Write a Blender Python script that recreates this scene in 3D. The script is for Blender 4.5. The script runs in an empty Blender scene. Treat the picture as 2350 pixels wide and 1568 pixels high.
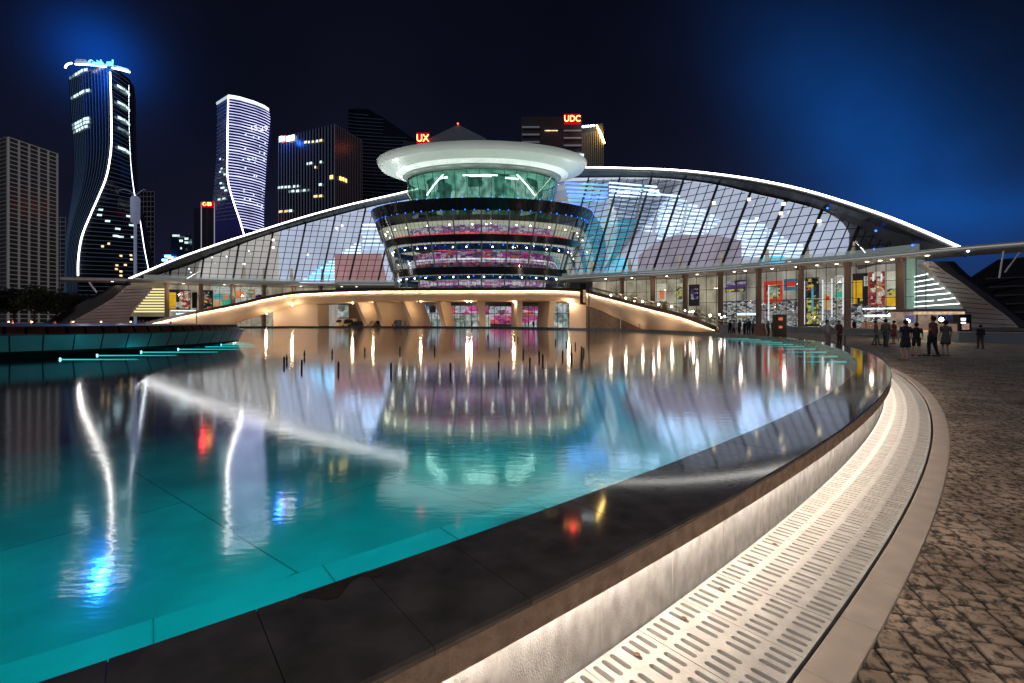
import bpy, math, random
import numpy as np
from mathutils import Vector
R = math.radians
random.seed(7); rng = np.random.default_rng(7)
SC = bpy.context.scene
COL = SC.collection

# ------------------------------------------------------------------ camera
CAMZ, FPX, CX, HY = 1.60, 1075.0, 1175.0, 736.0      # metres, focal length / centre / horizon in reference pixels
cam_d = bpy.data.cameras.new('camera'); cam = bpy.data.objects.new('camera', cam_d); COL.objects.link(cam)
cam_d.sensor_width = 36; cam_d.lens = 36 * FPX / 2350; cam_d.shift_y = -(784 - HY) / 2350
cam_d.clip_start = .05; cam_d.clip_end = 6000
cam.location = (0, 0, CAMZ); cam.rotation_euler = (R(90), 0, 0); SC.camera = cam

def P(x, y, Y):
    return Vector(((x - CX) / FPX * Y, Y, CAMZ + (HY - y) / FPX * Y))
def GY(y, z=0.0):                       # distance of a point of height z seen at row y
    return FPX * (CAMZ - z) / (y - HY)

# ------------------------------------------------------------------ world, added cool fill, exposure
SC.view_settings.view_transform = 'Standard'; SC.view_settings.look = 'None'
SC.view_settings.exposure = 0; SC.view_settings.gamma = 1
SC.cycles.use_denoising = True
SC.cycles.max_bounces = 8; SC.cycles.transparent_max_bounces = 12; SC.cycles.glossy_bounces = 4; SC.cycles.diffuse_bounces = 3
SC.cycles.caustics_reflective = False; SC.cycles.caustics_refractive = False
SC.cycles.sample_clamp_indirect = 4; SC.cycles.sample_clamp_direct = 0

W = bpy.data.worlds.new('World'); SC.world = W; W.use_nodes = True
nt = W.node_tree; nt.nodes.clear()
def wn(t, **k):
    n = nt.nodes.new(t)
    for a, b in k.items(): setattr(n, a, b)
    return n
def wmath(op, a, b=None, c=None):
    n = wn('ShaderNodeMath', operation=op)
    for i, v in enumerate((a, b, c)):
        if v is None: continue
        if isinstance(v, (int, float)): n.inputs[i].default_value = v
        else: nt.links.new(v, n.inputs[i])
    return n.outputs[0]
tc = wn('ShaderNodeTexCoord'); DIRV = tc.outputs['Generated']
def ddot(v):
    n = wn('ShaderNodeVectorMath', operation='DOT_PRODUCT'); nt.links.new(DIRV, n.inputs[0]); n.inputs[1].default_value = v
    return n.outputs['Value']
def dirof(x, y):
    return Vector(((x - CX) / FPX, 1, (HY - y) / FPX)).normalized()
sep = wn('ShaderNodeSeparateXYZ'); nt.links.new(DIRV, sep.inputs[0])
zup = wmath('MAXIMUM', sep.outputs[2], 0.0)
ns = wn('ShaderNodeTexNoise'); ns.inputs['Scale'].default_value = 2.2; ns.inputs['Detail'].default_value = 5
nt.links.new(DIRV, ns.inputs['Vector'])
cloud = wmath('MULTIPLY_ADD', ns.outputs['Fac'], 2.3, -0.15)
def rgb_scale(col, fac):
    n = wn('ShaderNodeVectorMath', operation='SCALE'); n.inputs[0].default_value = col
    if isinstance(fac, (int, float)): n.inputs['Scale'].default_value = fac
    else: nt.links.new(fac, n.inputs['Scale'])
    return n.outputs[0]
def vadd(a, b):
    n = wn('ShaderNodeVectorMath', operation='ADD'); nt.links.new(a, n.inputs[0]); nt.links.new(b, n.inputs[1]); return n.outputs[0]
hor = wmath('EXPONENT', wmath('MULTIPLY', zup, -3.6))
acc = vadd(rgb_scale((.0007, .0011, .0036), 1.0), rgb_scale((.0115, .0125, .030), wmath('MULTIPLY', hor, cloud)))
def blob(x, y, w, col, amp, noisy=False):       # city glow caught by thin cloud in one part of the sky
    global acc
    d = wmath('EXPONENT', wmath('DIVIDE', wmath('SUBTRACT', ddot(dirof(x, y)), 1.0), w))
    d = wmath('MULTIPLY', d, amp)
    if noisy: d = wmath('MULTIPLY', d, cloud)
    acc = vadd(acc, rgb_scale(col, d))
def band(p, q, width, c, w2, col, amp):         # a soft searchlight-lit streak of cloud
    global acc
    n = dirof(*p).cross(dirof(*q)).normalized()
    s = ddot(n); e = wmath('EXPONENT', wmath('MULTIPLY', wmath('MULTIPLY', s, s), -1 / width ** 2))
    g = wmath('EXPONENT', wmath('DIVIDE', wmath('SUBTRACT', ddot(dirof(*c)), 1.0), w2))
    acc = vadd(acc, rgb_scale(col, wmath('MULTIPLY', wmath('MULTIPLY', e, g), wmath('MULTIPLY', cloud, amp))))
blob(228, 128, .0012, (.0, .08, .55), .50)
blob(228, 125, .0050, (.0, .045, .24), .13)
band((1480, -250), (2250, 560), .12, (2010, 380), .030, (.0, .05, .24), .80)
band((2000, 500), (2350, 480), .035, (2350, 480), .03, (.0, .06, .28), .35)
blob(2300, 440, .03, (.0, .05, .2), .12)
sky = wn('ShaderNodeTexSky', sky_type='NISHITA', sun_disc=False)
sky.sun_elevation = R(-5); sky.sun_rotation = R(200)
b1 = wn('ShaderNodeBackground'); nt.links.new(sky.outputs[0], b1.inputs[0]); b1.inputs[1].default_value = .05
b2 = wn('ShaderNodeBackground'); nt.links.new(acc, b2.inputs[0]); b2.inputs[1].default_value = 1.0
ad = wn('ShaderNodeAddShader'); nt.links.new(b1.outputs[0], ad.inputs[0]); nt.links.new(b2.outputs[0], ad.inputs[1])
wo = wn('ShaderNodeOutputWorld'); nt.links.new(ad.outputs[0], wo.inputs[0])

sun_d = bpy.data.lights.new('cool_fill', 'SUN'); sun_d.energy = .35; sun_d.angle = R(6); sun_d.color = (.75, .85, 1)  # added cool sun, standing in for ambient night light
sun = bpy.data.objects.new('cool_fill', sun_d); COL.objects.link(sun); sun.rotation_euler = (R(52), 0, R(-32))

lm_d = bpy.data.lights.new('rear_fill_lamp', 'POINT'); lm_d.energy = 330; lm_d.color = (1, .80, .62); lm_d.shadow_soft_size = .25      # unseen lamp added behind the camera to light cobbles and coping
lm = bpy.data.objects.new('rear_fill_lamp', lm_d); COL.objects.link(lm); lm.location = (4.4, -1.3, 3.5)

# ------------------------------------------------------------------ materials
MATS = {}
def newmat(name):
    m = bpy.data.materials.new(name); m.use_nodes = True; n = m.node_tree; n.nodes.clear(); MATS[name] = m
    return m, n
def mat(name, col, rough=.6, metal=0., var=.12, scale=3., bump=0., bscale=40., em=None, es=0., spec=.5, coords='Object', stretch=None):
    if name in MATS: return MATS[name]
    m, n = newmat(name)
    out = n.nodes.new('ShaderNodeOutputMaterial'); b = n.nodes.new('ShaderNodeBsdfPrincipled')
    n.links.new(b.outputs[0], out.inputs[0])
    b.inputs['Roughness'].default_value = rough; b.inputs['Metallic'].default_value = metal
    b.inputs['Specular IOR Level'].default_value = spec
    t = n.nodes.new('ShaderNodeTexCoord'); mp = n.nodes.new('ShaderNodeMapping'); n.links.new(t.outputs[coords], mp.inputs[0])
    if stretch: mp.inputs['Scale'].default_value = stretch
    nz = n.nodes.new('ShaderNodeTexNoise'); nz.inputs['Scale'].default_value = scale; nz.inputs['Detail'].default_value = 5
    n.links.new(mp.outputs[0], nz.inputs['Vector'])
    rp = n.nodes.new('ShaderNodeValToRGB'); c = Vector(col[:3])
    rp.color_ramp.elements[0].position = .3; rp.color_ramp.elements[1].position = .72
    rp.color_ramp.elements[0].color = (*(c * (1 - var)), 1); rp.color_ramp.elements[1].color = (*[min(1, v) for v in c * (1 + var)], 1)
    n.links.new(nz.outputs['Fac'], rp.inputs[0]); n.links.new(rp.outputs[0], b.inputs['Base Color'])
    if bump:
        n2 = n.nodes.new('ShaderNodeTexNoise'); n2.inputs['Scale'].default_value = bscale; n2.inputs['Detail'].default_value = 6
        n.links.new(mp.outputs[0], n2.inputs['Vector'])
        bp = n.nodes.new('ShaderNodeBump'); bp.inputs['Strength'].default_value = bump; bp.inputs['Distance'].default_value = .02
        n.links.new(n2.outputs['Fac'], bp.inputs['Height']); n.links.new(bp.outputs[0], b.inputs['Normal'])
    if em:
        b.inputs['Emission Color'].default_value = (*em, 1); b.inputs['Emission Strength'].default_value = es
    return m
def emit(name, col, s, var=0., scale=(1, 1, 1), nscale=.3):
    if name in MATS: return MATS[name]
    m, n = newmat(name)
    out = n.nodes.new('ShaderNodeOutputMaterial'); e = n.nodes.new('ShaderNodeEmission'); n.links.new(e.outputs[0], out.inputs[0])
    e.inputs[0].default_value = (*col, 1); e.inputs[1].default_value = s
    if var:
        t = n.nodes.new('ShaderNodeTexCoord'); mp = n.nodes.new('ShaderNodeMapping'); mp.inputs['Scale'].default_value = scale
        nz = n.nodes.new('ShaderNodeTexNoise'); nz.inputs['Scale'].default_value = nscale; nz.inputs['Detail'].default_value = 4
        ma = n.nodes.new('ShaderNodeMapRange'); ma.inputs['From Min'].default_value = .3; ma.inputs['From Max'].default_value = .7
        ma.inputs['To Min'].default_value = s * (1 - var); ma.inputs['To Max'].default_value = s * (1 + var)
        n.links.new(t.outputs['Object'], mp.inputs[0]); n.links.new(mp.outputs[0], nz.inputs['Vector'])
        n.links.new(nz.outputs['Fac'], ma.inputs[0]); n.links.new(ma.outputs[0], e.inputs[1])
    return m
def pattern(name, cols, scale, s, dist='CHEBYCHEV'):
    """lit interior or printed picture: irregular cells of several colours"""
    if name in MATS: return MATS[name]
    m, n = newmat(name)
    out = n.nodes.new('ShaderNodeOutputMaterial'); e = n.nodes.new('ShaderNodeEmission'); n.links.new(e.outputs[0], out.inputs[0])
    t = n.nodes.new('ShaderNodeTexCoord'); mp = n.nodes.new('ShaderNodeMapping'); mp.inputs['Scale'].default_value = scale
    v = n.nodes.new('ShaderNodeTexVoronoi'); v.distance = dist; v.inputs['Scale'].default_value = 1; v.inputs['Randomness'].default_value = .8
    sp = n.nodes.new('ShaderNodeSeparateColor'); rp = n.nodes.new('ShaderNodeValToRGB'); rp.color_ramp.interpolation = 'CONSTANT'
    el = rp.color_ramp.elements
    el[0].position = 0; el[0].color = (*cols[0], 1); el[1].position = 1 / len(cols); el[1].color = (*cols[1 % len(cols)], 1)
    for i in range(2, len(cols)):
        q = el.new(i / len(cols)); q.color = (*cols[i], 1)
    nz = n.nodes.new('ShaderNodeTexNoise'); nz.inputs['Scale'].default_value = 2.5; nz.inputs['Detail'].default_value = 4
    mr = n.nodes.new('ShaderNodeMapRange'); mr.inputs['From Min'].default_value = .35; mr.inputs['From Max'].default_value = .65
    mr.inputs['To Min'].default_value = s * .45; mr.inputs['To Max'].default_value = s * 1.35
    n.links.new(t.outputs['Object'], mp.inputs[0]); n.links.new(mp.outputs[0], v.inputs['Vector'])
    n.links.new(v.outputs['Color'], sp.inputs[0]); n.links.new(sp.outputs[0], rp.inputs[0]); n.links.new(rp.outputs[0], e.inputs[0])
    n.links.new(mp.outputs[0], nz.inputs['Vector']); n.links.new(nz.outputs['Fac'], mr.inputs[0]); n.links.new(mr.outputs[0], e.inputs[1])
    return m
def glass(name, tint=(.85, .9, .95), refl=.12, rough=.05, through=1.0):
    if name in MATS: return MATS[name]
    m, n = newmat(name)
    out = n.nodes.new('ShaderNodeOutputMaterial'); mx = n.nodes.new('ShaderNodeMixShader'); tr = n.nodes.new('ShaderNodeBsdfTransparent')
    gl = n.nodes.new('ShaderNodeBsdfGlossy'); lw = n.nodes.new('ShaderNodeLayerWeight'); lw.inputs[0].default_value = .35
    ma = n.nodes.new('ShaderNodeMath'); ma.operation = 'MULTIPLY_ADD'; ma.inputs[1].default_value = .7; ma.inputs[2].default_value = refl
    n.links.new(lw.outputs['Fresnel'], ma.inputs[0]); n.links.new(ma.outputs[0], mx.inputs[0])
    tr.inputs[0].default_value = (*[c * through for c in tint], 1); gl.inputs['Roughness'].default_value = rough
    n.links.new(tr.outputs[0], mx.inputs[1]); n.links.new(gl.outputs[0], mx.inputs[2]); n.links.new(mx.outputs[0], out.inputs[0])
    return m

# ------------------------------------------------------------------ mesh helpers
def tag(o, label=None, cat=None, group=None, kind=None):
    if label: o['label'] = label
    if cat: o['category'] = cat
    if group: o['group'] = group
    if kind: o['kind'] = kind
    return o
def empty(name, loc, label=None, cat=None, group=None):
    o = bpy.data.objects.new(name, None); COL.objects.link(o); o.location = loc; o.empty_display_size = .2
    return tag(o, label, cat, group)
class MB:
    def __init__(s): s.v = []; s.f = []
    def quad(s, a, b, c, d):
        i = len(s.v); s.v += [tuple(a), tuple(b), tuple(c), tuple(d)]; s.f.append((i, i + 1, i + 2, i + 3)); return s
    def poly(s, pts):
        i = len(s.v); s.v += [tuple(p) for p in pts]; s.f.append(tuple(range(i, i + len(pts)))); return s
    def box(s, c, d, rz=0., m=None):
        cx, cy, cz = c; hx, hy, hz = d[0] / 2, d[1] / 2, d[2] / 2; i = len(s.v); ca, sa = math.cos(rz), math.sin(rz)
        for sx, sy, sz in ((-1, -1, -1), (1, -1, -1), (1, 1, -1), (-1, 1, -1), (-1, -1, 1), (1, -1, 1), (1, 1, 1), (-1, 1, 1)):
            x, y = sx * hx, sy * hy
            s.v.append((cx + x * ca - y * sa, cy + x * sa + y * ca, cz + sz * hz))
        for f in ((0, 3, 2, 1), (4, 5, 6, 7), (0, 1, 5, 4), (1, 2, 6, 5), (2, 3, 7, 6), (3, 0, 4, 7)): s.f.append(tuple(i + k for k in f))
        return s
    def bar(s, a, b, w, h=None, n=4, w2=None):
        a, b = Vector(a), Vector(b); h = h or w; d = (b - a)
        if d.length < 1e-6: return s
        d.normalize(); up = Vector((0, 0, 1)) if abs(d.z) < .95 else Vector((0, 1, 0))
        x = d.cross(up).normalized(); y = x.cross(d).normalized(); i = len(s.v); k2 = (w2 / w) if w2 else 1
        for p, k in ((a, 1), (b, k2)):
            for j in range(n):
                t = 2 * math.pi * (j + .5) / n; r = .7071 if n == 4 else .5
                s.v.append(tuple(p + x * math.cos(t) * w * r * k + y * math.sin(t) * h * r * k))
        for j in range(n): s.f.append((i + j, i + (j + 1) % n, i + n + (j + 1) % n, i + n + j))
        s.f.append(tuple(i + j for j in range(n))[::-1]); s.f.append(tuple(i + n + j for j in range(n)))
        return s
    def path(s, pts, w, h=None, n=4):
        for a, b in zip(pts[:-1], pts[1:]): s.bar(a, b, w, h, n)
        return s
    def loft(s, rings, closed=True, cap=False):
        n = len(rings[0]); i = len(s.v)
        for r in rings: s.v += [tuple(p) for p in r]
        m = n if closed else n - 1
        for a in range(len(rings) - 1):
            for j in range(m):
                k = (j + 1) % n
                s.f.append((i + a * n + j, i + a * n + k, i + (a + 1) * n + k, i + (a + 1) * n + j))
        if cap:
            s.f.append(tuple(i + j for j in range(n))[::-1]); s.f.append(tuple(i + (len(rings) - 1) * n + j for j in range(n)))
        return s
    def ball(s, c, r, nu=10, nv=6, sq=(1, 1, 1)):
        rings = []
        for a in range(nv + 1):
            t = math.pi * a / nv
            rings.append([(c[0] + r * sq[0] * math.sin(t) * math.cos(2 * math.pi * j / nu), c[1] + r * sq[1] * math.sin(t) * math.sin(2 * math.pi * j / nu), c[2] - r * sq[2] * math.cos(t)) for j in range(nu)])
        return s.loft(rings)
    def disc(s, c, r, n=12, up=1):
        pts = [(c[0] + r * math.cos(2 * math.pi * j / n), c[1] + r * math.sin(2 * math.pi * j / n), c[2]) for j in range(n)]
        return s.poly(pts if up > 0 else pts[::-1])
    def build(s, name, m, parent=None, smooth=False, origin=None):
        me = bpy.data.meshes.new(name)
        vs = s.v
        if origin is not None: vs = [(a - origin[0], b - origin[1], c - origin[2]) for a, b, c in vs]
        elif parent is not None and parent.type == 'EMPTY':
            l = parent.location; vs = [(a - l[0], b - l[1], c - l[2]) for a, b, c in vs]
        me.from_pydata(vs, [], s.f); me.update()
        o = bpy.data.objects.new(name, me); COL.objects.link(o)
        if m: me.materials.append(m)
        if parent is not None: o.parent = parent
        if origin is not None and parent is None: o.location = origin
        if smooth: me.polygons.foreach_set('use_smooth', [True] * len(me.polygons))
        return o
def spl(pts):
    xs = [p[0] for p in pts]; ys = [p[1] for p in pts]; n = len(xs)
    d = [(ys[i + 1] - ys[i]) / (xs[i + 1] - xs[i]) for i in range(n - 1)]
    m = [d[0]] + [(d[i - 1] * (xs[i + 1] - xs[i]) + d[i] * (xs[i] - xs[i - 1])) / (xs[i + 1] - xs[i - 1]) for i in range(1, n - 1)] + [d[-1]]
    def f(x):
        if x <= xs[0]: return ys[0] + m[0] * (x - xs[0])
        if x >= xs[-1]: return ys[-1] + m[-1] * (x - xs[-1])
        i = max(k for k in range(n - 1) if xs[k] <= x); h = xs[i + 1] - xs[i]; t = (x - xs[i]) / h
        return (2*t**3 - 3*t*t + 1) * ys[i] + (t**3 - 2*t*t + t) * h * m[i] + (3*t*t - 2*t**3) * ys[i + 1] + (t**3 - t*t) * h * m[i + 1]
    return f
def lin(a, b, n): return [a + (b - a) * i / (n - 1) for i in range(n)]
def text(s, loc, size, m, name='lettering', parent=None, rot=(R(90), 0, 0), ext=.05, sx=1.):
    cu = bpy.data.curves.new(name, 'FONT'); cu.body = s; cu.size = size; cu.extrude = ext; cu.align_x = 'CENTER'; cu.align_y = 'CENTER'
    t = bpy.data.objects.new(name, cu); COL.objects.link(t)
    bpy.context.view_layer.update(); dg = bpy.context.evaluated_depsgraph_get()
    me = bpy.data.meshes.new_from_object(t.evaluated_get(dg)); bpy.data.objects.remove(t)
    o = bpy.data.objects.new(name, me); COL.objects.link(o); me.materials.clear(); me.materials.append(m)
    o.location = loc; o.rotation_euler = rot; o.scale = (sx, 1, 1)
    if parent:
        o.parent = parent; o.location = Vector(loc) - parent.location
    return o
def lamp(name, loc, energy, col, size=.1, kind='POINT', rot=None, parent=None, sx=None, sy=None, spot=None):
    l = bpy.data.lights.new(name, kind); l.energy = energy; l.color = col
    if kind == 'POINT' or kind == 'SPOT': l.shadow_soft_size = size
    if kind == 'AREA': l.shape = 'RECTANGLE'; l.size = sx or size; l.size_y = sy or size
    if kind == 'SPOT': l.spot_size = spot or R(100); l.spot_blend = .8
    o = bpy.data.objects.new(name, l); COL.objects.link(o); o.location = loc
    if rot: o.rotation_euler = rot
    if parent: o.parent = parent; o.location = Vector(loc) - parent.location
    return o

# ================================================================== POOL (a true circle, 100 m across)
PC = (-32.0, 41.15); RO = 50.77; RI = 50.17; WZ = .25; RIMZ = .53
def pp(r, a, z): return (PC[0] + r * math.cos(a), PC[1] + r * math.sin(a), z)
def ring(mb, r0, z0, r1, z1, a0=0., a1=2 * math.pi, n=400):
    for i in range(n):
        a, b = a0 + (a1 - a0) * i / n, a0 + (a1 - a0) * (i + 1) / n
        mb.quad(pp(r0, a, z0), pp(r1, a, z1), pp(r1, b, z1), pp(r0, b, z0))
    return mb
def ringp(mb, prof, a0=0., a1=2 * math.pi, n=400):
    full = abs(a1 - a0 - 2 * math.pi) < 1e-6
    mb.loft([[pp(r, a0 + (a1 - a0) * i / n, z) for r, z in prof] for i in range(n + 1)], closed=False)
    return mb

# --- water: clear, faintly rippled
m, n = newmat('water')
out = n.nodes.new('ShaderNodeOutputMaterial'); mx = n.nodes.new('ShaderNodeMixShader'); tr = n.nodes.new('ShaderNodeBsdfTransparent'); gl = n.nodes.new('ShaderNodeBsdfGlossy')
fr = n.nodes.new('ShaderNodeFresnel'); fr.inputs[0].default_value = 1.42
mb_ = n.nodes.new('ShaderNodeMath'); mb_.operation = 'MULTIPLY_ADD'; mb_.inputs[1].default_value = 2.7; mb_.inputs[2].default_value = .05; mb_.use_clamp = True
tr.inputs[0].default_value = (.10, .74, .78, 1); gl.inputs[0].default_value = (.93, .95, 1, 1); gl.inputs['Roughness'].default_value = .078
t = n.nodes.new('ShaderNodeTexCoord'); mp = n.nodes.new('ShaderNodeMapping'); mp.inputs['Scale'].default_value = (.9, 2.2, 1)
na = n.nodes.new('ShaderNodeTexNoise'); na.inputs['Scale'].default_value = 5.5; na.inputs['Detail'].default_value = 3
nb = n.nodes.new('ShaderNodeTexNoise'); nb.inputs['Scale'].default_value = .35; nb.inputs['Detail'].default_value = 2
mk = n.nodes.new('ShaderNodeMapRange'); mk.inputs['From Min'].default_value = .38; mk.inputs['From Max'].default_value = .62; mk.inputs['To Min'].default_value = .25; mk.inputs['To Max'].default_value = 1
mu = n.nodes.new('ShaderNodeMath'); mu.operation = 'MULTIPLY'
bp = n.nodes.new('ShaderNodeBump'); bp.inputs['Strength'].default_value = .30; bp.inputs['Distance'].default_value = .0045
L_ = n.links.new
L_(t.outputs['Object'], mp.inputs[0]); L_(mp.outputs[0], na.inputs['Vector']); L_(t.outputs['Object'], nb.inputs['Vector'])
L_(nb.outputs['Fac'], mk.inputs[0]); L_(na.outputs['Fac'], mu.inputs[0]); L_(mk.outputs[0], mu.inputs[1]); L_(mu.outputs[0], bp.inputs['Height'])
L_(bp.outputs[0], gl.inputs['Normal']); L_(bp.outputs[0], fr.inputs['Normal'])
L_(fr.outputs[0], mb_.inputs[0]); L_(mb_.outputs[0], mx.inputs[0]); L_(tr.outputs[0], mx.inputs[1]); L_(gl.outputs[0], mx.inputs[2]); L_(mx.outputs[0], out.inputs[0])
M_water = m
w = MB(); w.poly([pp(RI + .005, 2 * math.pi * i / 360, WZ) for i in range(360)])
tag(w.build('water', M_water), kind='structure')

# --- pool floor of big slabs with joints, shallow ledge along the wall
m = mat('pool_floor', (.42, .50, .50), .5, var=.36, scale=1.1, bump=.15, bscale=9)
n = m.node_tree; b = [x for x in n.nodes if x.type == 'BSDF_PRINCIPLED'][0]
t = n.nodes.new('ShaderNodeTexCoord'); mp = n.nodes.new('ShaderNodeMapping'); mp.inputs['Rotation'].default_value = (0, 0, R(37))
br = n.nodes.new('ShaderNodeTexBrick'); br.inputs['Scale'].default_value = 1; br.inputs['Brick Width'].default_value = 2.1; br.inputs['Row Height'].default_value = 1.7
br.inputs['Mortar Size'].default_value = .007; br.inputs['Color1'].default_value = (1, 1, 1, 1); br.inputs['Color2'].default_value = (.86, .88, .88, 1); br.inputs['Mortar'].default_value = (.30, .34, .34, 1)
mxc = n.nodes.new('ShaderNodeMix'); mxc.data_type = 'RGBA'; mxc.blend_type = 'MULTIPLY'; mxc.inputs[0].default_value = 1
src = b.inputs['Base Color'].links[0].from_socket
n.links.new(t.outputs['Object'], mp.inputs[0]); n.links.new(mp.outputs[0], br.inputs['Vector'])
n.links.new(src, mxc.inputs[6]); n.links.new(br.outputs['Color'], mxc.inputs[7]); n.links.new(mxc.outputs[2], b.inputs['Base Color'])
w = MB(); w.poly([pp(49.2, 2 * math.pi * i / 360, -.15) for i in range(360)])
tag(w.build('pool_floor', m), kind='structure')

M_granite = mat('polished_granite', (.115, .102, .098), .065, var=.35, scale=6, spec=.6)
M_granite_in = mat('pool_wall_stone', (.10, .13, .14), .25, var=.3, scale=3)
M_fascia = mat('rough_sandstone', (.46, .33, .25), .85, var=.3, scale=14, bump=.9, bscale=90)
M_white = mat('stained_white_render', (.60, .59, .58), .75, var=.24, scale=14, bump=.3, bscale=160, stretch=(1, 1, .6))
M_dark = mat('dark_joint', (.02, .018, .016), .9)
M_ledge = mat('ledge_stone', (.50, .60, .60), .45, var=.15, scale=3)
rim = empty('pool_wall', pp(50.4, R(-52), 0), 'round dark polished pool wall curving across the foreground, lit from below its lip', 'pool wall')
N = 758; w = MB()
for i in range(N):
    a0 = 2 * math.pi * i / N + .0016 / 50; a1 = 2 * math.pi * (i + 1) / N - .0016 / 50
    near = abs((math.degrees(a0) + 180) % 360 - 180 + 50) < 25
    dz = (random.random() - .5) * .0016 if near else 0
    q = []
    for a in (a0, a1):
        q.append([pp(RI, a, .48), pp(RI, a, RIMZ - .006 + dz), pp(RI + .006, a, RIMZ + dz), pp(RO - .01, a, RIMZ + dz), pp(RO, a, RIMZ - .01 + dz), pp(RO, a, .505), pp(RI, a, .48)])
    w.loft(q, closed=False); w.poly(q[0][:6]); w.poly(q[1][:6][::-1])
w.build('coping', M_granite, rim)
w = MB(); ringp(w, [(RI + .004, -.15), (RI + .004, .50)]); ringp(w, [(RI + .01, .524), (RO - .02, .524)], n=400)
w.build('inner_face', M_granite_in, rim)
w = MB(); ringp(w, [(RI + .02, .12), (49.2, .12), (49.2, -.15)])
w.build('ledge', M_ledge, rim)
w = MB()
for i in range(0, 380):
    a = 2 * math.pi * i / 380; w.bar(pp(49.2, a, .122), pp(RI, a, .122), .006, .004)
w.build('ledge_joint', mat('ledge_joint', (.25, .33, .33), .7), rim)
w = MB(); ringp(w, [(RO - .06, .505), (RO - .06, .502), (RO - .002, .502), (RO - .004, .40), (RO - .035, .40), (RO - .035, .50)], n=600)
w.build('fascia', M_fascia, rim)
w = MB(); ringp(w, [(50.64, .50), (50.64, -.02)], n=600); ringp(w, [(50.64, .501), (RO - .05, .501)], n=600)
w.build('lower_wall', M_white, rim)
w = MB()
for i in range(300):
    a = R(-68) + i * .63 / 50.64; w.bar(pp(50.6415, a, 0.0), pp(50.6415, a, .45), .005, .004)
w.build('wall_joint', mat('pale_joint', (.75, .73, .70), .8), rim)
M_ledwarm = emit('warm_led', (1, .86, .72), 64)
w = MB(); ringp(w, [(50.69, .412), (50.70, .404), (50.69, .396), (50.68, .404)], R(-66), R(-8), 260)
w.build('light_strip', M_ledwarm, rim)

w = MB(); edge_ = [(700, 1358), (742, 1334), (790, 1322), (840, 1310), (876, 1304.5), (880, 1314), (868, 1326), (846, 1325), (828, 1322), (806, 1334), (792, 1352), (776, 1372), (748, 1378), (722, 1372), (698, 1374), (680, 1366)]
def snap(p):            # keep the patch on the stone
    d = Vector((p.x - PC[0], p.y - PC[1])); r_ = max(d.length, RI + .008); d = d.normalized() * r_; return Vector((PC[0] + d.x, PC[1] + d.y, p.z))
w.poly([snap(P(x, y, GY(y, RIMZ + .003))) for x, y in edge_]); tag(w.build('wet_patch', mat('wet_stone', (.062, .042, .036), .2, var=.3, scale=9)), 'dark wet patch on top of the polished pool wall', 'puddle')
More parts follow.
